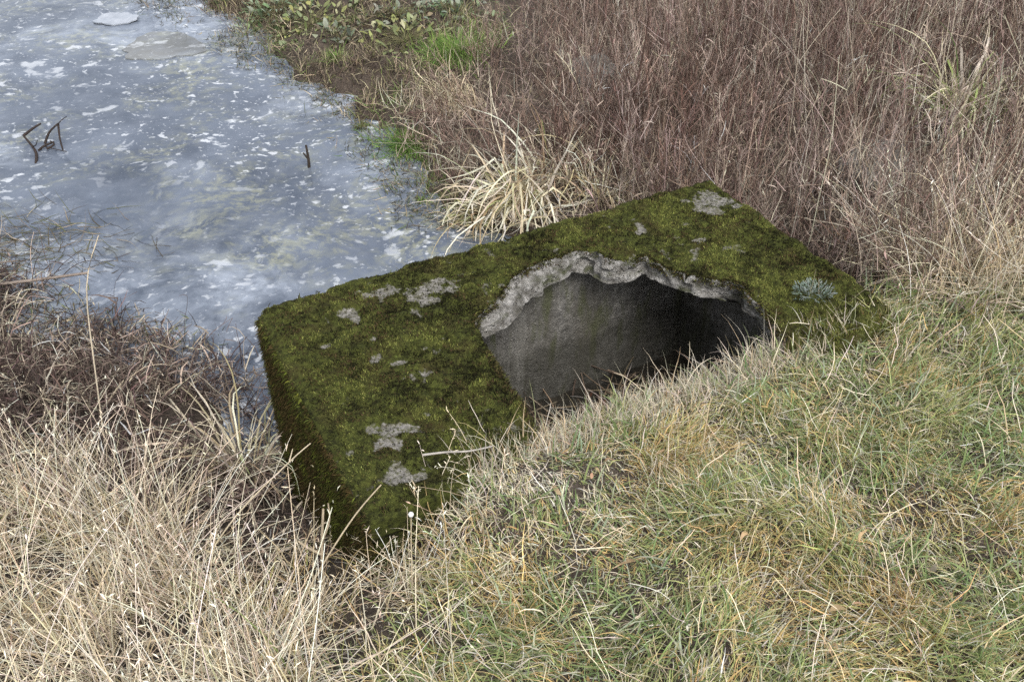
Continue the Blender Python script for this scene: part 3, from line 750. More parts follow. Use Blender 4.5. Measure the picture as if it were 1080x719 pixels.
# ------------------------------------------------------------------ dead brown weeds on the bank behind the block
def clearing(x, y):     # gaps in the thicket where a tussock and two stones show
    r = 1
    for cx, cy, rad in ((2.12, 4.22, .42), (1.58, 3.68, .24), (.45, 5.22, .24), (2.6, 4.95, .30)): r = r * (.06 + .94 * sstep(rad * .55, rad, np.hypot(x - cx, y - cy)))
    return r
WEED = [(-.50, 5.2), (-.36, 4.8), (-.12, 4.4), (.12, 3.95), (.72, 3.42), (1.0, 3.15), (1.25, 2.62), (1.7, 2.72), (3.6, 2.8), (6.5, 6), (6.5, 10.5), (.6, 10.5), (.1, 7.4), (-.05, 6.2), (-.35, 5.6)]
def weeds():
    bu = Bunch()
    x, y = scatter(54000, -.7, 6.2, 2.6, 10.3, lambda x, y: clearing(x, y) * inpoly(x, y, WEED) * off_block(x, y, .03) * sstep(11.5, 4.0, y) * np.where(x > .55 * y + .6, .12, 1) * (.08 + .92 * sstep(.40, .56, fbm(x * 2.6, y * 2.6, seed=63)))); n = len(x)
    P = ground_pts(x, y)
    g = fbm(x * 1.6, y * 1.6, seed=64); g2 = fbm(x * 4, y * 4, seed=65)
    edge = sstep(.5, .0, (x + .45) - .35 * (5.3 - y))                     # collapsed fringe by the water
    az = np.where(RNG.random(n) < .6, 9 * fbm(x * 1.1, y * 1.1, seed=66) + RNG.normal(0, .6, n), RNG.uniform(0, 2 * pi, n)); az = np.where(edge > RNG.random(n), pi + RNG.normal(0, .7, n), az)
    lean = np.abs(RNG.normal(.26, .24, n)) + np.where(RNG.random(n) < .34, RNG.uniform(.2, 1.2, n), 0) + edge * RNG.uniform(.3, 1.1, n)
    L = RNG.uniform(.28, .82, n) * (.7 + .6 * g) * (1 - .3 * edge) * (1 - .2 * sstep(2, .3, x))
    L = L * (1 - .55 * sstep(6.2, 7.6, y) * sstep(1.9, 1.0, x))
    tall = RNG.random(n) < .012; L = np.where(tall, L * 1.25, L)
    w = np.stack([1.5 * sstep(.35, .6, g2) + .6, 1.2 + 0 * g, .9 + .7 * sstep(.6, .4, g2), .30 + .5 * edge + .35 * sstep(1.4, 2.4, x), .5 + 0 * g], -1)
    tint = pick([(.12, .074, .058), (.215, .150, .118), (.35, .275, .225), (.52, .43, .33), (.15, .112, .092)], w, n, .2)
    pth = paths(P, az, lean, RNG.normal(.15, .4, n), L, 7, .16)
    pth[:, :, 2] = np.maximum(pth[:, :, 2], P[:, None, 2])
    bu.tubes(pth, RNG.uniform(.0010, .0024, n) * np.where(RNG.random(n) < .07, 1.7, 1), tint)
    # side twigs and dead leaves
    for k in range(8):
        q = RNG.random(n) < .8; i = np.nonzero(q)[0]; c = len(i)
        t = RNG.uniform(.22, .98, c) * 6; j = np.minimum(t.astype(int), 5); f = (t - j)[:, None]
        b0 = pth[i, j] * (1 - f) + pth[i, j + 1] * f
        ah = RNG.uniform(0, 2 * pi, c)
        tw = paths(b0, ah, np.abs(RNG.normal(.65, .3, c)), RNG.normal(-.1, .5, c), RNG.uniform(.04, .17, c), 4, .16)
        bu.ribbons(tw, RNG.uniform(.0012, .0026, c), sides_for(ah, RNG.normal(0, 1, c)), np.clip(tint[i] * RNG.uniform(.75, 1.45, (c, 1)), 0, .6), 'even')
    # dark bunches of old seed heads and curled leaves on the upper stems
    for k in range(7):
        i = np.nonzero(RNG.random(n) < .5)[0]; c = len(i); t = RNG.uniform(.62, 1., c) * 5.99; j = t.astype(int); f = (t - j)[:, None]
        b0 = pth[i, j] * (1 - f) + pth[i, j + 1] * f; ah = RNG.uniform(0, 2 * pi, c)
        bu.ribbons(paths(b0, ah, np.abs(RNG.normal(.6, .35, c)), RNG.normal(.3, .7, c), RNG.uniform(.015, .06, c), 4, .2), RNG.uniform(.002, .0055, c), sides_for(ah, RNG.normal(0, 1, c)), np.clip(tint[i] * RNG.uniform(.65, 1.3, (c, 1)), 0, .6), 'leaf')
    # long pale bents standing above the thicket
    x, y = scatter(1500, .3, 4.2, 2.7, 7.5, lambda x, y: clearing(x, y) * inpoly(x, y, WEED) * off_block(x, y, .03) * (.12 + .88 * sstep(.9, 1.8, x)) * np.where(x > .55 * y + .6, .12, 1)); m = len(x); ah = RNG.uniform(0, 2 * pi, m)
    bu.tubes(paths(ground_pts(x, y), ah, np.abs(RNG.normal(.18, .22, m)), RNG.normal(.3, .5, m), RNG.uniform(.45, .95, m), 9, .10), RNG.uniform(.0014, .0028, m), pick([(.50, .44, .35), (.42, .36, .29), (.33, .27, .21)], [2, 2, 1], m))
    # litter and fallen blades at the foot
    x, y = scatter(26000, -.7, 4.6, 2.6, 8.5, lambda x, y: clearing(x, y) * inpoly(x, y, WEED) * off_block(x, y, .02) * sstep(10, 4.2, y) * np.where(x > .55 * y + .6, .1, 1)); m = len(x)
    P = ground_pts(x, y, .01); ah = RNG.uniform(0, 2 * pi, m)
    lp = paths(P, ah, RNG.normal(1.05, .3, m), RNG.normal(.4, .5, m), RNG.uniform(.1, .34, m), 6, .2)
    lp[:, :, 2] = np.maximum(lp[:, :, 2], P[:, None, 2])
    bu.ribbons(lp, RNG.uniform(.002, .0045, m), sides_for(ah, RNG.normal(0, 1, m)), pick([(.13, .095, .072), (.24, .185, .14), (.36, .30, .21), (.07, .055, .045)], [3, 3, 1.4, 1], m, .2))
    tag(bu.build('dead_weeds', M_DRY), 'thicket of dead brown weed stems on the bank behind the box', 'weeds', kind='stuff')
weeds()

# ------------------------------------------------------------------ brambles and weed wrack at the near shore
def brambles():
    bu = Bunch()
    def d(x, y):
        z = raw_height(x, y)
        return sstep(-.90, -.80, z) * sstep(-.34, -.50, z) * np.where(x > -1.9, sstep(-.85, -.76, z), 1) * off_block(x, y, .03) * (.08 + .92 * sstep(.40, .58, fbm(x * 3.4, y * 3.4, seed=53)))
    x, y = scatter(13500, -3.6, -.5, 1.7, 3.75, d); n = len(x); P = np.stack([x, y, np.maximum(height(x, y), WATER - .01)], -1)
    az = RNG.uniform(0, 2 * pi, n)
    pth = paths(P, az, np.abs(RNG.normal(.6, .35, n)), RNG.uniform(.2, 1.9, n), RNG.uniform(.08, .30, n) * np.where(x < -1.9, 1.1, .85), 9, .14)
    pth[:, :, 2] = np.maximum(pth[:, :, 2], np.maximum(P[:, None, 2], WATER) + .005)
    w = np.stack([1.5 + 0 * x, 1.2 + 0 * x, .9 + 0 * x, .6 + 0 * x], -1)
    tint = pick([(.055, .038, .032), (.11, .078, .064), (.25, .20, .155), (.47, .40, .30)], w, n, .2)
    bu.tubes(pth, RNG.uniform(.0013, .0028, n) * np.where(RNG.random(n) < .08, 1.7, 1), tint)
    for k in range(3):
        i = np.nonzero(RNG.random(n) < .75)[0]; c = len(i); j = RNG.integers(2, 9, c); ah = RNG.uniform(0, 2 * pi, c)
        bu.ribbons(paths(pth[i, j], ah, RNG.uniform(.3, 2.0, c), RNG.normal(.5, .6, c), RNG.uniform(.03, .13, c), 4, .2), RNG.uniform(.0016, .006, c), sides_for(ah, RNG.normal(0, 1, c)), np.clip(tint[i] * RNG.uniform(.8, 1.5, (c, 1)), 0, .5), 'even')
    tag(bu.build('bramble_tangle', M_DRY), 'dark tangle of dead bramble stems at the water edge left of the box', 'brambles', kind='stuff')
    # wrack and shoots along the waterlines
    b3 = Bunch()
    def dw(x, y):
        z = raw_height(x, y); return sstep(-.90, -.80, z) * sstep(-.70, -.76, z) * off_block(x, y, .03) * sstep(.42, .6, fbm(x * 3, y * 3, seed=153))
    x, y = scatter(60000, -3.4, .6, 3.2, 8.6, dw); n = len(x); az = RNG.uniform(0, 2 * pi, n)
    P = np.stack([x, y, np.maximum(height(x, y), WATER) + .001], -1)
    pth = paths(P, az, np.minimum(np.abs(RNG.normal(1.2, .4, n)), 1.55), RNG.normal(.2, .3, n), RNG.uniform(.02, .10, n), 5, .2)
    pth[:, :, 2] = np.maximum(pth[:, :, 2], P[:, None, 2] + .002)
    b3.ribbons(pth, RNG.uniform(.002, .006, n), sides_for(az, RNG.normal(0, .6, n)), pick([(.05, .045, .03), (.10, .12, .05), (.18, .15, .10), (.34, .29, .20)], [3, 2, 2, .8], n, .2))
    tag(b3.build('shore_weed', M_DRY), 'thin drift of dead leaves and weed scraps along the pond edges', 'water weed', kind='stuff')
    # wrack frozen in the pond at the left
    b2 = Bunch()
    x = RNG.normal(-2.62, .36, 900); y = RNG.normal(4.02, .16, 900); k = (y > 3.6); x, y = x[k], y[k]; n = len(x)
    P = np.stack([x, y, np.full(n, WATER + .002)], -1); az = RNG.normal(0, .7, n) + pi * (RNG.random(n) < .5)
    pth = paths(P, az, RNG.normal(1.45, .2, n), RNG.normal(.1, .3, n), RNG.uniform(.04, .22, n), 6, .2)
    pth[:, :, 2] = np.maximum(pth[:, :, 2], WATER + .003)
    b2.ribbons(pth, RNG.uniform(.002, .005, n), sides_for(az, RNG.normal(0, .6, n)), pick([(.06, .05, .03), (.09, .095, .04), (.16, .13, .085), (.30, .25, .17)], [3, 2, 2, .6], n, .2))
    tag(b2.build('floating_weed', M_DRY), 'dark mat of dead water weed frozen into the pond ice at the near left shore', 'water weed', kind='stuff')
brambles()

# ------------------------------------------------------------------ low growth on the muddy far bank
def far_bank():
    bu = Bunch()
    def d(x, y):
        z = raw_height(x, y)
        return sstep(-.80, -.755, z) * (1 + 1.5 * sstep(-.66, -.74, z)) * (~inpoly(x, y, WEED)) * off_block(x, y, .05) * (.12 + .88 * sstep(.36, .56, fbm(x * 2.8, y * 2.8, seed=56))) * (x < .9)
    x, y = scatter(120000, -3.6, .9, 4.2, 9, d); n = len(x); P = ground_pts(x, y)
    g = fbm(x * 2.2, y * 2.2, seed=57)
    az = RNG.uniform(0, 2 * pi, n)
    w = np.stack([.9 * sstep(.45, .65, g) + .06, .3 + 0 * g, .45 + 0 * g, 1.6 * sstep(.6, .4, g) + .4], -1)
    tint = pick([(.12, .17, .05), (.21, .22, .085), (.42, .35, .23), (.12, .09, .065)], w, n, .25)
    pth = paths(P, az, np.abs(RNG.normal(.8, .4, n)), RNG.normal(.7, .5, n), RNG.uniform(.04, .15, n), 5, .15)
    pth[:, :, 2] = np.maximum(pth[:, :, 2], P[:, None, 2])
    bu.ribbons(pth, RNG.uniform(.003, .006, n), sides_for(az, RNG.normal(0, .8, n)), tint)
    # flat leaves pressed on the mud
    x, y = scatter(2600, -4, .6, 4.6, 11, lambda x, y: d(x, y) * sstep(.5, .6, fbm(x * 2, y * 2, seed=58))); n = len(x); az = RNG.uniform(0, 2 * pi, n)
    pth = paths(ground_pts(x, y, .01), az, RNG.normal(.9, .25, n), RNG.normal(.8, .3, n), RNG.uniform(.03, .08, n), 5)
    bu.ribbons(pth, RNG.uniform(.02, .045, n), sides_for(az, RNG.normal(0, .3, n)), pick([(.12, .17, .07), (.20, .24, .13), (.24, .24, .16)], [2, 2, 1], n), 'leaf')
    # field grass beyond the weeds
    x, y = scatter(26000, -3, 7, 7.5, 16, lambda x, y: (raw_height(x, y) > -.72) * np.where(inpoly(x, y, WEED), .25, 1)); n = len(x); az = RNG.uniform(0, 2 * pi, n)
    bu.ribbons(paths(ground_pts(x, y), az, np.abs(RNG.normal(.5, .3, n)), RNG.normal(.5, .4, n), RNG.uniform(.1, .24, n), 4), RNG.uniform(.004, .009, n), sides_for(az, RNG.normal(0, .8, n)),
               pick([(.14, .18, .07), (.22, .24, .12), (.30, .27, .17)], [2, 2, 1], n))
    tag(bu.build('bank_herbs', M_BLADE), 'sparse low grass and herbs on the muddy far bank of the pond', 'ground cover', kind='stuff')
far_bank()

# ------------------------------------------------------------------ individual plants and objects
def gz(x, y): return float(height(np.array([x]), np.array([y]))[0])

def tussock(name, x, y, n, L, pal, wt, label, cat='sedge', dirn=None, spread=1.6, wid=(.006, .014), group=None, z=None, lean=(.65, .35), curl=(1.9, .8), base=.08, fold=.55):
    bu = Bunch(); r = np.abs(RNG.normal(0, base, n)); an = RNG.uniform(0, 2 * pi, n)
    z0 = (gz(x, y) if z is None else z) - .01
    P = np.stack([r * np.cos(an), r * np.sin(an), np.zeros(n)], -1)
    az = an if dirn is None else dirn + RNG.normal(0, spread * .5, n)
    pth = paths(P, az, np.abs(RNG.normal(*lean, n)), RNG.normal(*curl, n), RNG.uniform(.4, 1, n) * L, 10, .15)
    fo = np.nonzero(RNG.random(n) < fold)[0]                              # blades snapped over part way up
    if len(fo):
        k0 = RNG.integers(2, 6, len(fo)); d = np.diff(pth[fo], axis=1)
        hz = np.stack([np.cos(az[fo]), np.sin(az[fo]), 0 * az[fo]], -1); ang = RNG.uniform(1.0, 2.0, len(fo))
        for q in range(len(fo)):
            c, sn = math.cos(ang[q]), math.sin(ang[q]); v = d[q, k0[q]:]; hcomp = v @ hz[q]; zc = v[:, 2].copy()
            d[q, k0[q]:] = v + hz[q] * ((hcomp * c + zc * sn) - hcomp)[:, None]; d[q, k0[q]:, 2] = zc * c - hcomp * sn
        pth[fo, 1:] = pth[fo, :1] + np.cumsum(d, 1)
    floor = max(WATER - z0, 0.0) if z is None else -.02
    pth[:, :, 2] = np.maximum(pth[:, :, 2], floor + .004 + .02 * RNG.random((n, 1)))
    tint = pick(pal, wt, n, .15)
    bu.ribbons(pth, RNG.uniform(*wid, n), sides_for(az, RNG.normal(0, .5, n)), tint)
    o = bu.build(name, M_BLADE); o.location = (x, y, z0)
    tag(o, label, cat, group); return o

PALE = [(.64, .58, .43), (.50, .42, .27), (.70, .66, .54), (.36, .38, .16), (.38, .28, .16)]
G1 = 'pale sedge tussocks around the pond'
tussock('sedge_tussock', .06, 4.30, 280, .74, PALE, [4, 3, 3, .9, 1], 'large bleached sedge tussock arching over the water behind the box', group=G1, dirn=pi * 1.2, spread=2.2, lean=(.55, .35), curl=(1.7, .8), fold=.7, base=.13)
tussock('sedge_tussock', .24, 4.5, 150, .55, PALE, [3, 2, 3, .3, 2], 'tangled pale sedge tussock standing just behind and between two drooping ones', group=G1, lean=(.8, .4), fold=.8, base=.13, wid=(.004, .010))
tussock('sedge_tussock', .44, 4.22, 130, .50, PALE, [3, 4, 2, .3, 2], 'orange tinged sedge tussock drooping against the rear edge of the mossy slab', group=G1, lean=(.7, .35), fold=.7, base=.1, wid=(.004, .009))
tussock('sedge_tussock', -.16, 4.22, 60, .34, PALE, [2, 2, 1, 3, .5], 'small yellow green sedge tuft leaning into the pond by the bleached tussock', group=G1, dirn=pi * 1.05, spread=1.2)
tussock('sedge_tussock', -.95, 2.43, 120, .66, [(.50, .44, .32), (.60, .55, .43), (.38, .30, .19), (.33, .30, .17)], [3, 2, 2, 1], 'broad papery dead sedge leaves folded against the left end of the box', group=G1, wid=(.004, .010), lean=(.16, .14), curl=(2.5, .6), fold=.4, base=.10)
tussock('sedge_tussock', 2.2, 4.42, 170, .75, [(.54, .49, .32), (.30, .36, .14), (.58, .54, .42)], [3, 2, 2], 'cream and green sedge tussock half hidden among the brown weeds', group=G1)
tussock('sedge_tussock', -.34, 5.4, 420, .46, [(.56, .49, .35), (.46, .38, .26), (.32, .25, .17)], [3, 3, 2], 'collapsed tan grass tussock where the weeds meet the muddy bank', group=G1, dirn=pi * 1.15, spread=2.4, wid=(.003, .006), base=.16)
G2 = 'green grass tufts on the far bank'
GR = [(.10, .19, .035), (.16, .25, .05), (.24, .28, .10)]
tussock('grass_tuft', -.36, 6.0, 1100, .20, GR, [3, 3, 1], 'bright green grass tuft at the edge of the brown weeds', 'grass tuft', group=G2, base=.13, wid=(.003, .006), lean=(.5, .35), curl=(.7, .4))
tussock('grass_tuft', -.58, 5.06, 1300, .13, GR, [4, 2, .4], 'vivid green tuft low at the waterline below the tan tussock', 'grass tuft', group=G2, base=.13, wid=(.003, .005), lean=(.6, .35), curl=(.6, .4))
tussock('grass_tuft', -1.15, 6.15, 160, .14, GR, [2, 2, 2], 'little green tuft alone on the bare mud by the pond corner', 'grass tuft', group=G2, base=.04, wid=(.003, .006), lean=(.6, .35), curl=(.7, .4))
tussock('grass_tuft', -.9, 5.33, 90, .12, [(.09, .10, .03), (.16, .14, .07), (.13, .16, .05)], [2, 2, 1], 'dark olive tuft poking through the ice just off the far bank', 'grass tuft', group=G2, z=WATER, wid=(.003, .006), lean=(.6, .3), base=.015)
tussock('grass_tuft', -.48, 4.45, 26, .13, GR, [2, 2, 1], 'few green shoots standing in the pond near the slab edge', 'grass tuft', group=G2, z=WATER, wid=(.003, .006), lean=(.4, .3), base=.012)

def leafy(x, y, n, R, pal, label):
    n = int(n * 1.8)
    bu = Bunch(); r = R * np.sqrt(RNG.random(n)); an = RNG.uniform(0, 2 * pi, n)
    hx, hy = x + r * np.cos(an), y + r * np.sin(an)
    z0 = gz(x, y)
    P = np.stack([hx - x, hy - y, height(hx, hy) - z0 + RNG.uniform(.0, .07, n) * (1 - r / R * .6)], -1)
    az = an + RNG.normal(0, .8, n)
    bu.ribbons(paths(P, az, RNG.normal(.8, .3, n), RNG.normal(.9, .4, n), RNG.uniform(.03, .085, n), 6, .12), RNG.uniform(.016, .036, n), sides_for(az, RNG.normal(0, .4, n)), pick(pal, np.ones(len(pal)), n, .2), 'leaf')
    k = n; st = P[:k].copy(); st[:, 2] = height(hx[:k], hy[:k]) - z0 - .01
    st[:] = (0, 0, -.01); mid = (st + P[:k]) / 2; mid[:, 2] += .03
    bu.tubes(np.stack([st, mid, P[:k]], 1), np.full(k, .0022), pick([(.16, .15, .07)], [1], k))
    o = bu.build('leafy_plant', M_LEAF); o.location = (x, y, z0); tag(o, label, 'plant', 'leafy plants on the far bank')
LG, LY, LB = [(.10, .155, .07), (.17, .22, .12), (.27, .31, .22)], [(.25, .26, .09), (.17, .20, .08), (.33, .32, .18)], [(.13, .16, .10), (.23, .25, .18), (.16, .13, .085)]
leafy(-1.72, 7.15, 110, .30, LG, 'lush green leafy plant at the top corner of the pond')
leafy(-2.12, 7.62, 90, .26, LG, 'dark green leafy clump hanging over the far pond edge')
leafy(-1.42, 6.78, 60, .24, LY, 'yellowing leafy plant on the pond bank beside the lush clump')
leafy(-1.18, 6.55, 45, .20, LB, 'greyish withered leafy plant on the mud, close to the water')
leafy(-.72, 6.35, 70, .28, LY, 'pale yellow green herb spreading over the middle of the muddy bank')
leafy(-.82, 6.75, 50, .24, LB, 'dull frosted herb behind the pale yellow green one on the bank')
leafy(-.35, 6.9, 70, .30, LG, 'fresh green herb patch near the brown weeds at the back of the bank')

# blue-green rosette on the slab
def rosette():
    a, b = 1.60, .79; x, y = [float(q) for q in W(a, b)]
    n = 420; bu = Bunch(); an = RNG.uniform(0, 2 * pi, n); r = .062 * np.sqrt(RNG.random(n))
    P = np.stack([r * np.cos(an), r * np.sin(an) * .8, RNG.uniform(0, .028, n)], -1)
    az = an + RNG.normal(0, .6, n)
    bu.ribbons(paths(P, az, RNG.uniform(.2, 1.4, n), RNG.normal(.3, .4, n), RNG.uniform(.008, .019, n), 5, .15), RNG.uniform(.0025, .0045, n), sides_for(az, RNG.normal(0, .5, n)),
               pick([(.15, .19, .155), (.23, .265, .235), (.09, .125, .08)], [3, 2, 1], n), 'leaf')
    k = 3; s = np.zeros((k, 3)); s[:, 0] = (-.01, .02, 0)
    bu.tubes(paths(s, np.array([0., 2, 4]), np.array([.05, .3, .5]), np.zeros(k), np.array([.10, .06, .06]), 5, .05), np.full(k, .0014), pick([(.33, .30, .2)], [1], k))
    o = bu.build('rosette_plant', M_LEAF); o.location = (x, y, .012); tag(o, 'small frosty blue green plant growing on the mossy slab', 'plant')
rosette()

# tubes through explicit points: stalks, twigs, reeds
def smooth_path(pts, k=4):
    pts = np.array(pts, float); out = []
    for i in range(len(pts) - 1):
        p0, p1, p2, p3 = pts[max(i - 1, 0)], pts[i], pts[i + 1], pts[min(i + 2, len(pts) - 1)]
        for t in np.linspace(0, 1, k, endpoint=False):
            out.append(.5 * (2 * p1 + (p2 - p0) * t + (2 * p0 - 5 * p1 + 4 * p2 - p3) * t * t + (3 * p1 - p0 - 3 * p2 + p3) * t ** 3))
    out.append(pts[-1]); return np.array(out)

def stalk(name, base, chains, label, cat, col, group=None, mat=None, knob=None):
    """chains: list of (points relative to base, radius)"""
    bu = Bunch()
    for pts, r in chains:
        p = smooth_path(pts)[None]
        t = np.repeat(np.array(col, float)[None, None], p.shape[1], 1) * RNG.uniform(.85, 1.15, (1, p.shape[1], 1))
        bu.tubes(p, np.array([r]), t, 6, .6)
    o = bu.build(name, mat or M_DRY); o.location = base
    if name == 'broken_reed': o.scale = (.55, .55, .55)
    if knob:
        pos, rad, kc = knob
        kb = Bunch(); u = np.linspace(0, 1, 8); pp = np.array(pos)[None, None] + np.stack([0 * u, 0 * u, (u - .5) * 2 * rad], -1)[None]
        kb.tubes(pp, (rad * np.sqrt(np.maximum(1 - (2 * u - 1) ** 2, .01)))[None], np.array(kc, float)[None], 8)
        kb.build('seed_head', M_DRY, o)
    return tag(o, label, cat, group)

DK = (.035, .026, .022)
stalk('broken_reed', (-2.72, 5.02, WATER), [([(.10, -.28, -.02), (.06, -.12, .03), (-.02, .0, .06), (-.14, .12, .12)], .017), ([(-.14, .12, .12), (-.05, .2, .17), (.02, .24, .2)], .015), ([(.02, .02, .0), (.08, .05, .04), (.16, .12, .05)], .014), ([(-.02, 0, .06), (.05, -.06, .1), (.09, -.07, .16)], .006), ([(.2, .17, .2), (.27, .2, .26), (.3, .26, .27)], .006), ([(.07, .06, .03), (.2, .0, .03), (.33, -.02, .01)], .006),
      ([(.07, .09, .04), (.12, .16, .14), (.22, .2, .22)], .014), ([(.22, .2, .22), (.24, .1, .1), (.27, .03, .0)], .012), ([(.12, .0, .03), (.18, .06, .05), (.12, .12, .06)], .012)],
      'dark bent reed stems snapped over in the pond ice', 'reed', DK)
stalk('stick', (-1.13, 4.83, WATER), [([(0, 0, -.03), (.005, 0, .05), (0, .01, .13)], .010), ([(.004, 0, .05), (-.02, .0, .09)], .006)], 'short dark upright stick standing in the middle of the ice', 'stick', (.045, .035, .028))
stalk('fallen_branch', (-2.35, 3.5, WATER + .05), [([(-.7, -.14, .05), (-.3, -.05, .08), (.1, .02, .07), (.44, .12, .06)], .010), ([(-.2, -.04, .08), (0, .08, .12), (.12, .16, .1)], .005)], 'pale fallen branch lying across the brambles above the water', 'branch', (.22, .18, .15))
bx, by = [float(q) for q in W(.27, .93)]
stalk('twig', (bx, by, .04), [([(-.08, .0, .0), (-.02, .004, .006), (.04, .002, .012), (.10, .012, .02)], .0034)], 'pale bare twig lying on the moss at the edge of the turf', 'twig', (.36, .33, .29))
G3 = 'tall dry stalks in front of the box'
stalk('dry_stalk', (-.235, 1.42, gz(-.235, 1.42)), [([(0, 0, -.02), (.004, .02, .12), (.01, .04, .25)], .0019)], 'thin straight dry stalk tipped with a round white seed head', 'stalk', (.50, .42, .28), G3, knob=((.01, .04, .252), .0065, (.75, .74, .7)))
stalk('dry_stalk', (-.47, 1.52, gz(-.47, 1.52)), [([(0, 0, -.02), (.002, .03, .12), (.02, .05, .27)], .005), ([(.008, .035, .17), (.03, .05, .23), (.034, .05, .29)], .003), ([(.0, .03, .13), (-.03, .02, .17), (-.045, .02, .19)], .004)],
      'thick split dry stalk with a broken top against the mossy end wall', 'stalk', (.40, .33, .23), G3)
stalk('dry_stalk', (-.52, 1.46, gz(-.52, 1.46)), [([(0, 0, .03), (.08, .05, .16), (.15, .09, .26), (.215, .11, .34)], .0026)], 'slender dry stalk leaning right across the thick split stalk', 'stalk', (.46, .38, .26), G3)
stalk('dry_stalk', (-1.42, 2.42, gz(-1.42, 2.42)), [([(0, 0, -.02), (.03, .05, .3), (.06, .12, .62), (.12, .18, .78)], .003)], 'tallest lone pale stalk rising over the brambles towards the pond', 'stalk', (.50, .43, .32), G3)
stalk('dry_stalk', (-.86, 1.66, gz(-.86, 1.66)), [([(0, 0, .02), (.12, .1, .16), (.27, .16, .3), (.33, .18, .35)], .0026), ([(.27, .16, .3), (.28, .18, .33)], .002)], 'long straw stalk slanting over the left grass to the box corner', 'stalk', (.52, .44, .31), G3)
cx, cy = [float(q) for q in W(.80, .72)]
stalk('dock_stalk', (cx, cy, -.63), [([(0, 0, 0), (.01, .01, .18), (.0, .02, .40), (.02, .0, .5)], .007), ([(.005, .01, .2), (.04, .03, .3), (.05, .03, .40)], .004), ([(.06, .05, 0), (.05, .05, .2), (.07, .06, .42)], .006), ([(-.12, .06, 0), (-.1, .05, .15), (-.06, .05, .34)], .004)], 'reddish brown dead dock stalk growing up inside the dark hole', 'stalk', (.14, .072, .045))
stalk('weed_stalk', (.52, 4.3, gz(.52, 4.3)), [([(0, 0, 0), (.02, .02, .3), (.08, .05, .62), (.10, .06, .86)], .006), ([(.03, .02, .35), (.1, .05, .52), (.13, .06, .66)], .0035), ([(.06, .03, .5), (.0, .05, .66), (-.02, .05, .8)], .003)], 'thick dark brown weed stalk standing between the two sedge tussocks', 'stalk', (.07, .042, .032))

def boulder(x, y, r, label, seed, zo=0):
    n, mm = 28, 20
    th = np.linspace(0, 2 * pi, n, endpoint=False); ph = np.linspace(.02, pi - .02, mm)
    T, Pn = np.meshgrid(th, ph); D = np.stack([np.sin(Pn) * np.cos(T), np.sin(Pn) * np.sin(T), np.cos(Pn)], -1).reshape(-1, 3)
    k = 1 + (fbm(D[:, 0] * 1.6 + seed, D[:, 1] * 1.6, D[:, 2] * 1.6, seed=seed) - .5) * 1.1 + (fbm(D[:, 0] * 6, D[:, 1] * 6, D[:, 2] * 6, seed=seed + 1) - .5) * .18
    V = D * k[:, None] * np.array(r)
    i = np.arange(mm - 1)[:, None] * n; j = np.arange(n)[None]; j2 = (j + 1) % n
    Q = np.stack([i + j, i + n + j, i + n + j2, i + j2], -1)
    o = link('boulder', quad_mesh('boulder', V, Q), M_ROCK); o.location = (x, y, gz(x, y) + zo); tag(o, label, 'stone', 'stones among the dead weeds')
boulder(1.62, 3.82, (.17, .14, .13), 'wide grey stone among the weeds behind the right end of the slab', 3, .08)
boulder(.46, 5.4, (.12, .1, .11), 'smaller whitish stone in the weeds beyond the sedge tussocks', 8, .1)

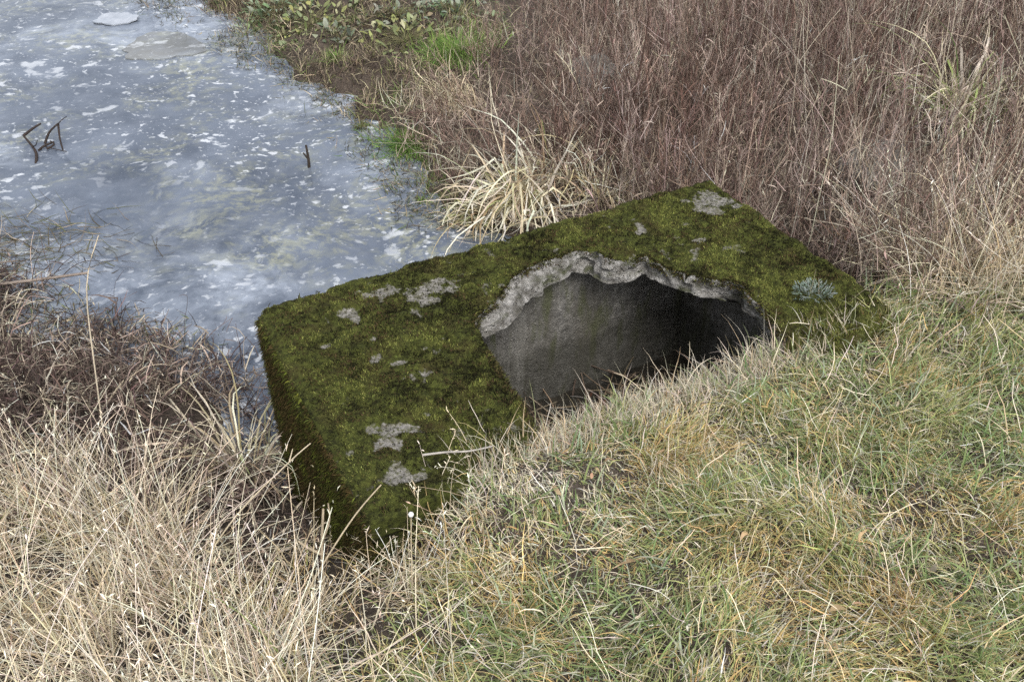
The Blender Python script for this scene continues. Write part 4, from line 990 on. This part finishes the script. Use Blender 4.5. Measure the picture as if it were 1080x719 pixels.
def ice_plate(x, y, rx, ry, label, seed, tilt=.06):
    n = 40; th = np.linspace(0, 2 * pi, n, endpoint=False)
    k = 1 + (fbm(np.cos(th) * 1.7 + seed, np.sin(th) * 1.7, seed=seed) - .5) * .9
    R = np.linspace(0, 1, 6)
    top = [np.stack([rx * r * k * np.cos(th), ry * r * k * np.sin(th), .008 + tilt * ry * r * k * np.sin(th) + (.004 * r * np.cos(3 * th) if tilt else -.013)], -1) for r in R]
    V = np.concatenate(top + [top[-1] - np.array([0, 0, .009 if tilt else .02])])
    i = np.arange(6)[:, None] * n; j = np.arange(n)[None]; j2 = (j + 1) % n
    o = link('ice_plate', quad_mesh('ice_plate', V, np.stack([i + j, i + n + j, i + n + j2, i + j2], -1), None, False), M_ICE if tilt else M_ICE2)
    o.location = (x, y, WATER + .012); tag(o, label, 'ice', 'loose ice plates on the pond')
ice_plate(-2.93, 7.12, .15, .11, 'small whitish ice plate with an upturned rim at the far end of the pond', 2)
ice_plate(-2.45, 6.62, .27, .25, 'large smooth grey ice plate frozen into the far end of the pond', 5, .0)

# ------------------------------------------------------------------ light, sky, camera
SUN_EL, SUN_AZ = 54., 158.        # compass style: 0 = +Y, 90 = +X
world = bpy.data.worlds.new('World'); scene.world = world; world.use_nodes = True
nt = world.node_tree; nt.nodes.clear()
sky = nt.nodes.new('ShaderNodeTexSky'); sky.sky_type = 'NISHITA'; sky.sun_disc = False
sky.sun_elevation = radians(SUN_EL); sky.sun_rotation = radians(SUN_AZ); sky.dust_density = 2.5; sky.air_density = 1.0
hs = nt.nodes.new('ShaderNodeHueSaturation'); hs.inputs['Saturation'].default_value = .34; nt.links.new(sky.outputs[0], hs.inputs['Color'])
bg = nt.nodes.new('ShaderNodeBackground'); bg.inputs['Strength'].default_value = .145; nt.links.new(hs.outputs[0], bg.inputs[0])
wo = nt.nodes.new('ShaderNodeOutputWorld'); nt.links.new(bg.outputs[0], wo.inputs[0])
sl = bpy.data.lights.new('sun', 'SUN'); sl.energy = 1.6; sl.angle = radians(30); sl.color = (1, .985, .965)
so = bpy.data.objects.new('sun', sl); COL.objects.link(so)
so.rotation_euler = (radians(90 - SUN_EL), 0, radians(180 - SUN_AZ)); so.location = (0, -5, 12)

cam = bpy.data.cameras.new('camera'); co = bpy.data.objects.new('camera', cam); COL.objects.link(co)
cam.sensor_width = 36; cam.lens = 36 * 1020 / 1080; cam.clip_end = 600; cam.clip_start = .05
co.location = (0, 0, 1.8); co.rotation_euler = (radians(52), 0, 0)
scene.camera = co
vs = scene.view_settings; vs.view_transform = 'Standard'; vs.look = 'None'; vs.exposure = .95; vs.gamma = 1; vs.use_curve_mapping = False
scene.cycles.max_bounces = 6; scene.cycles.diffuse_bounces = 4; scene.cycles.transmission_bounces = 3; scene.cycles.glossy_bounces = 3

scene.cycles.use_denoising = False
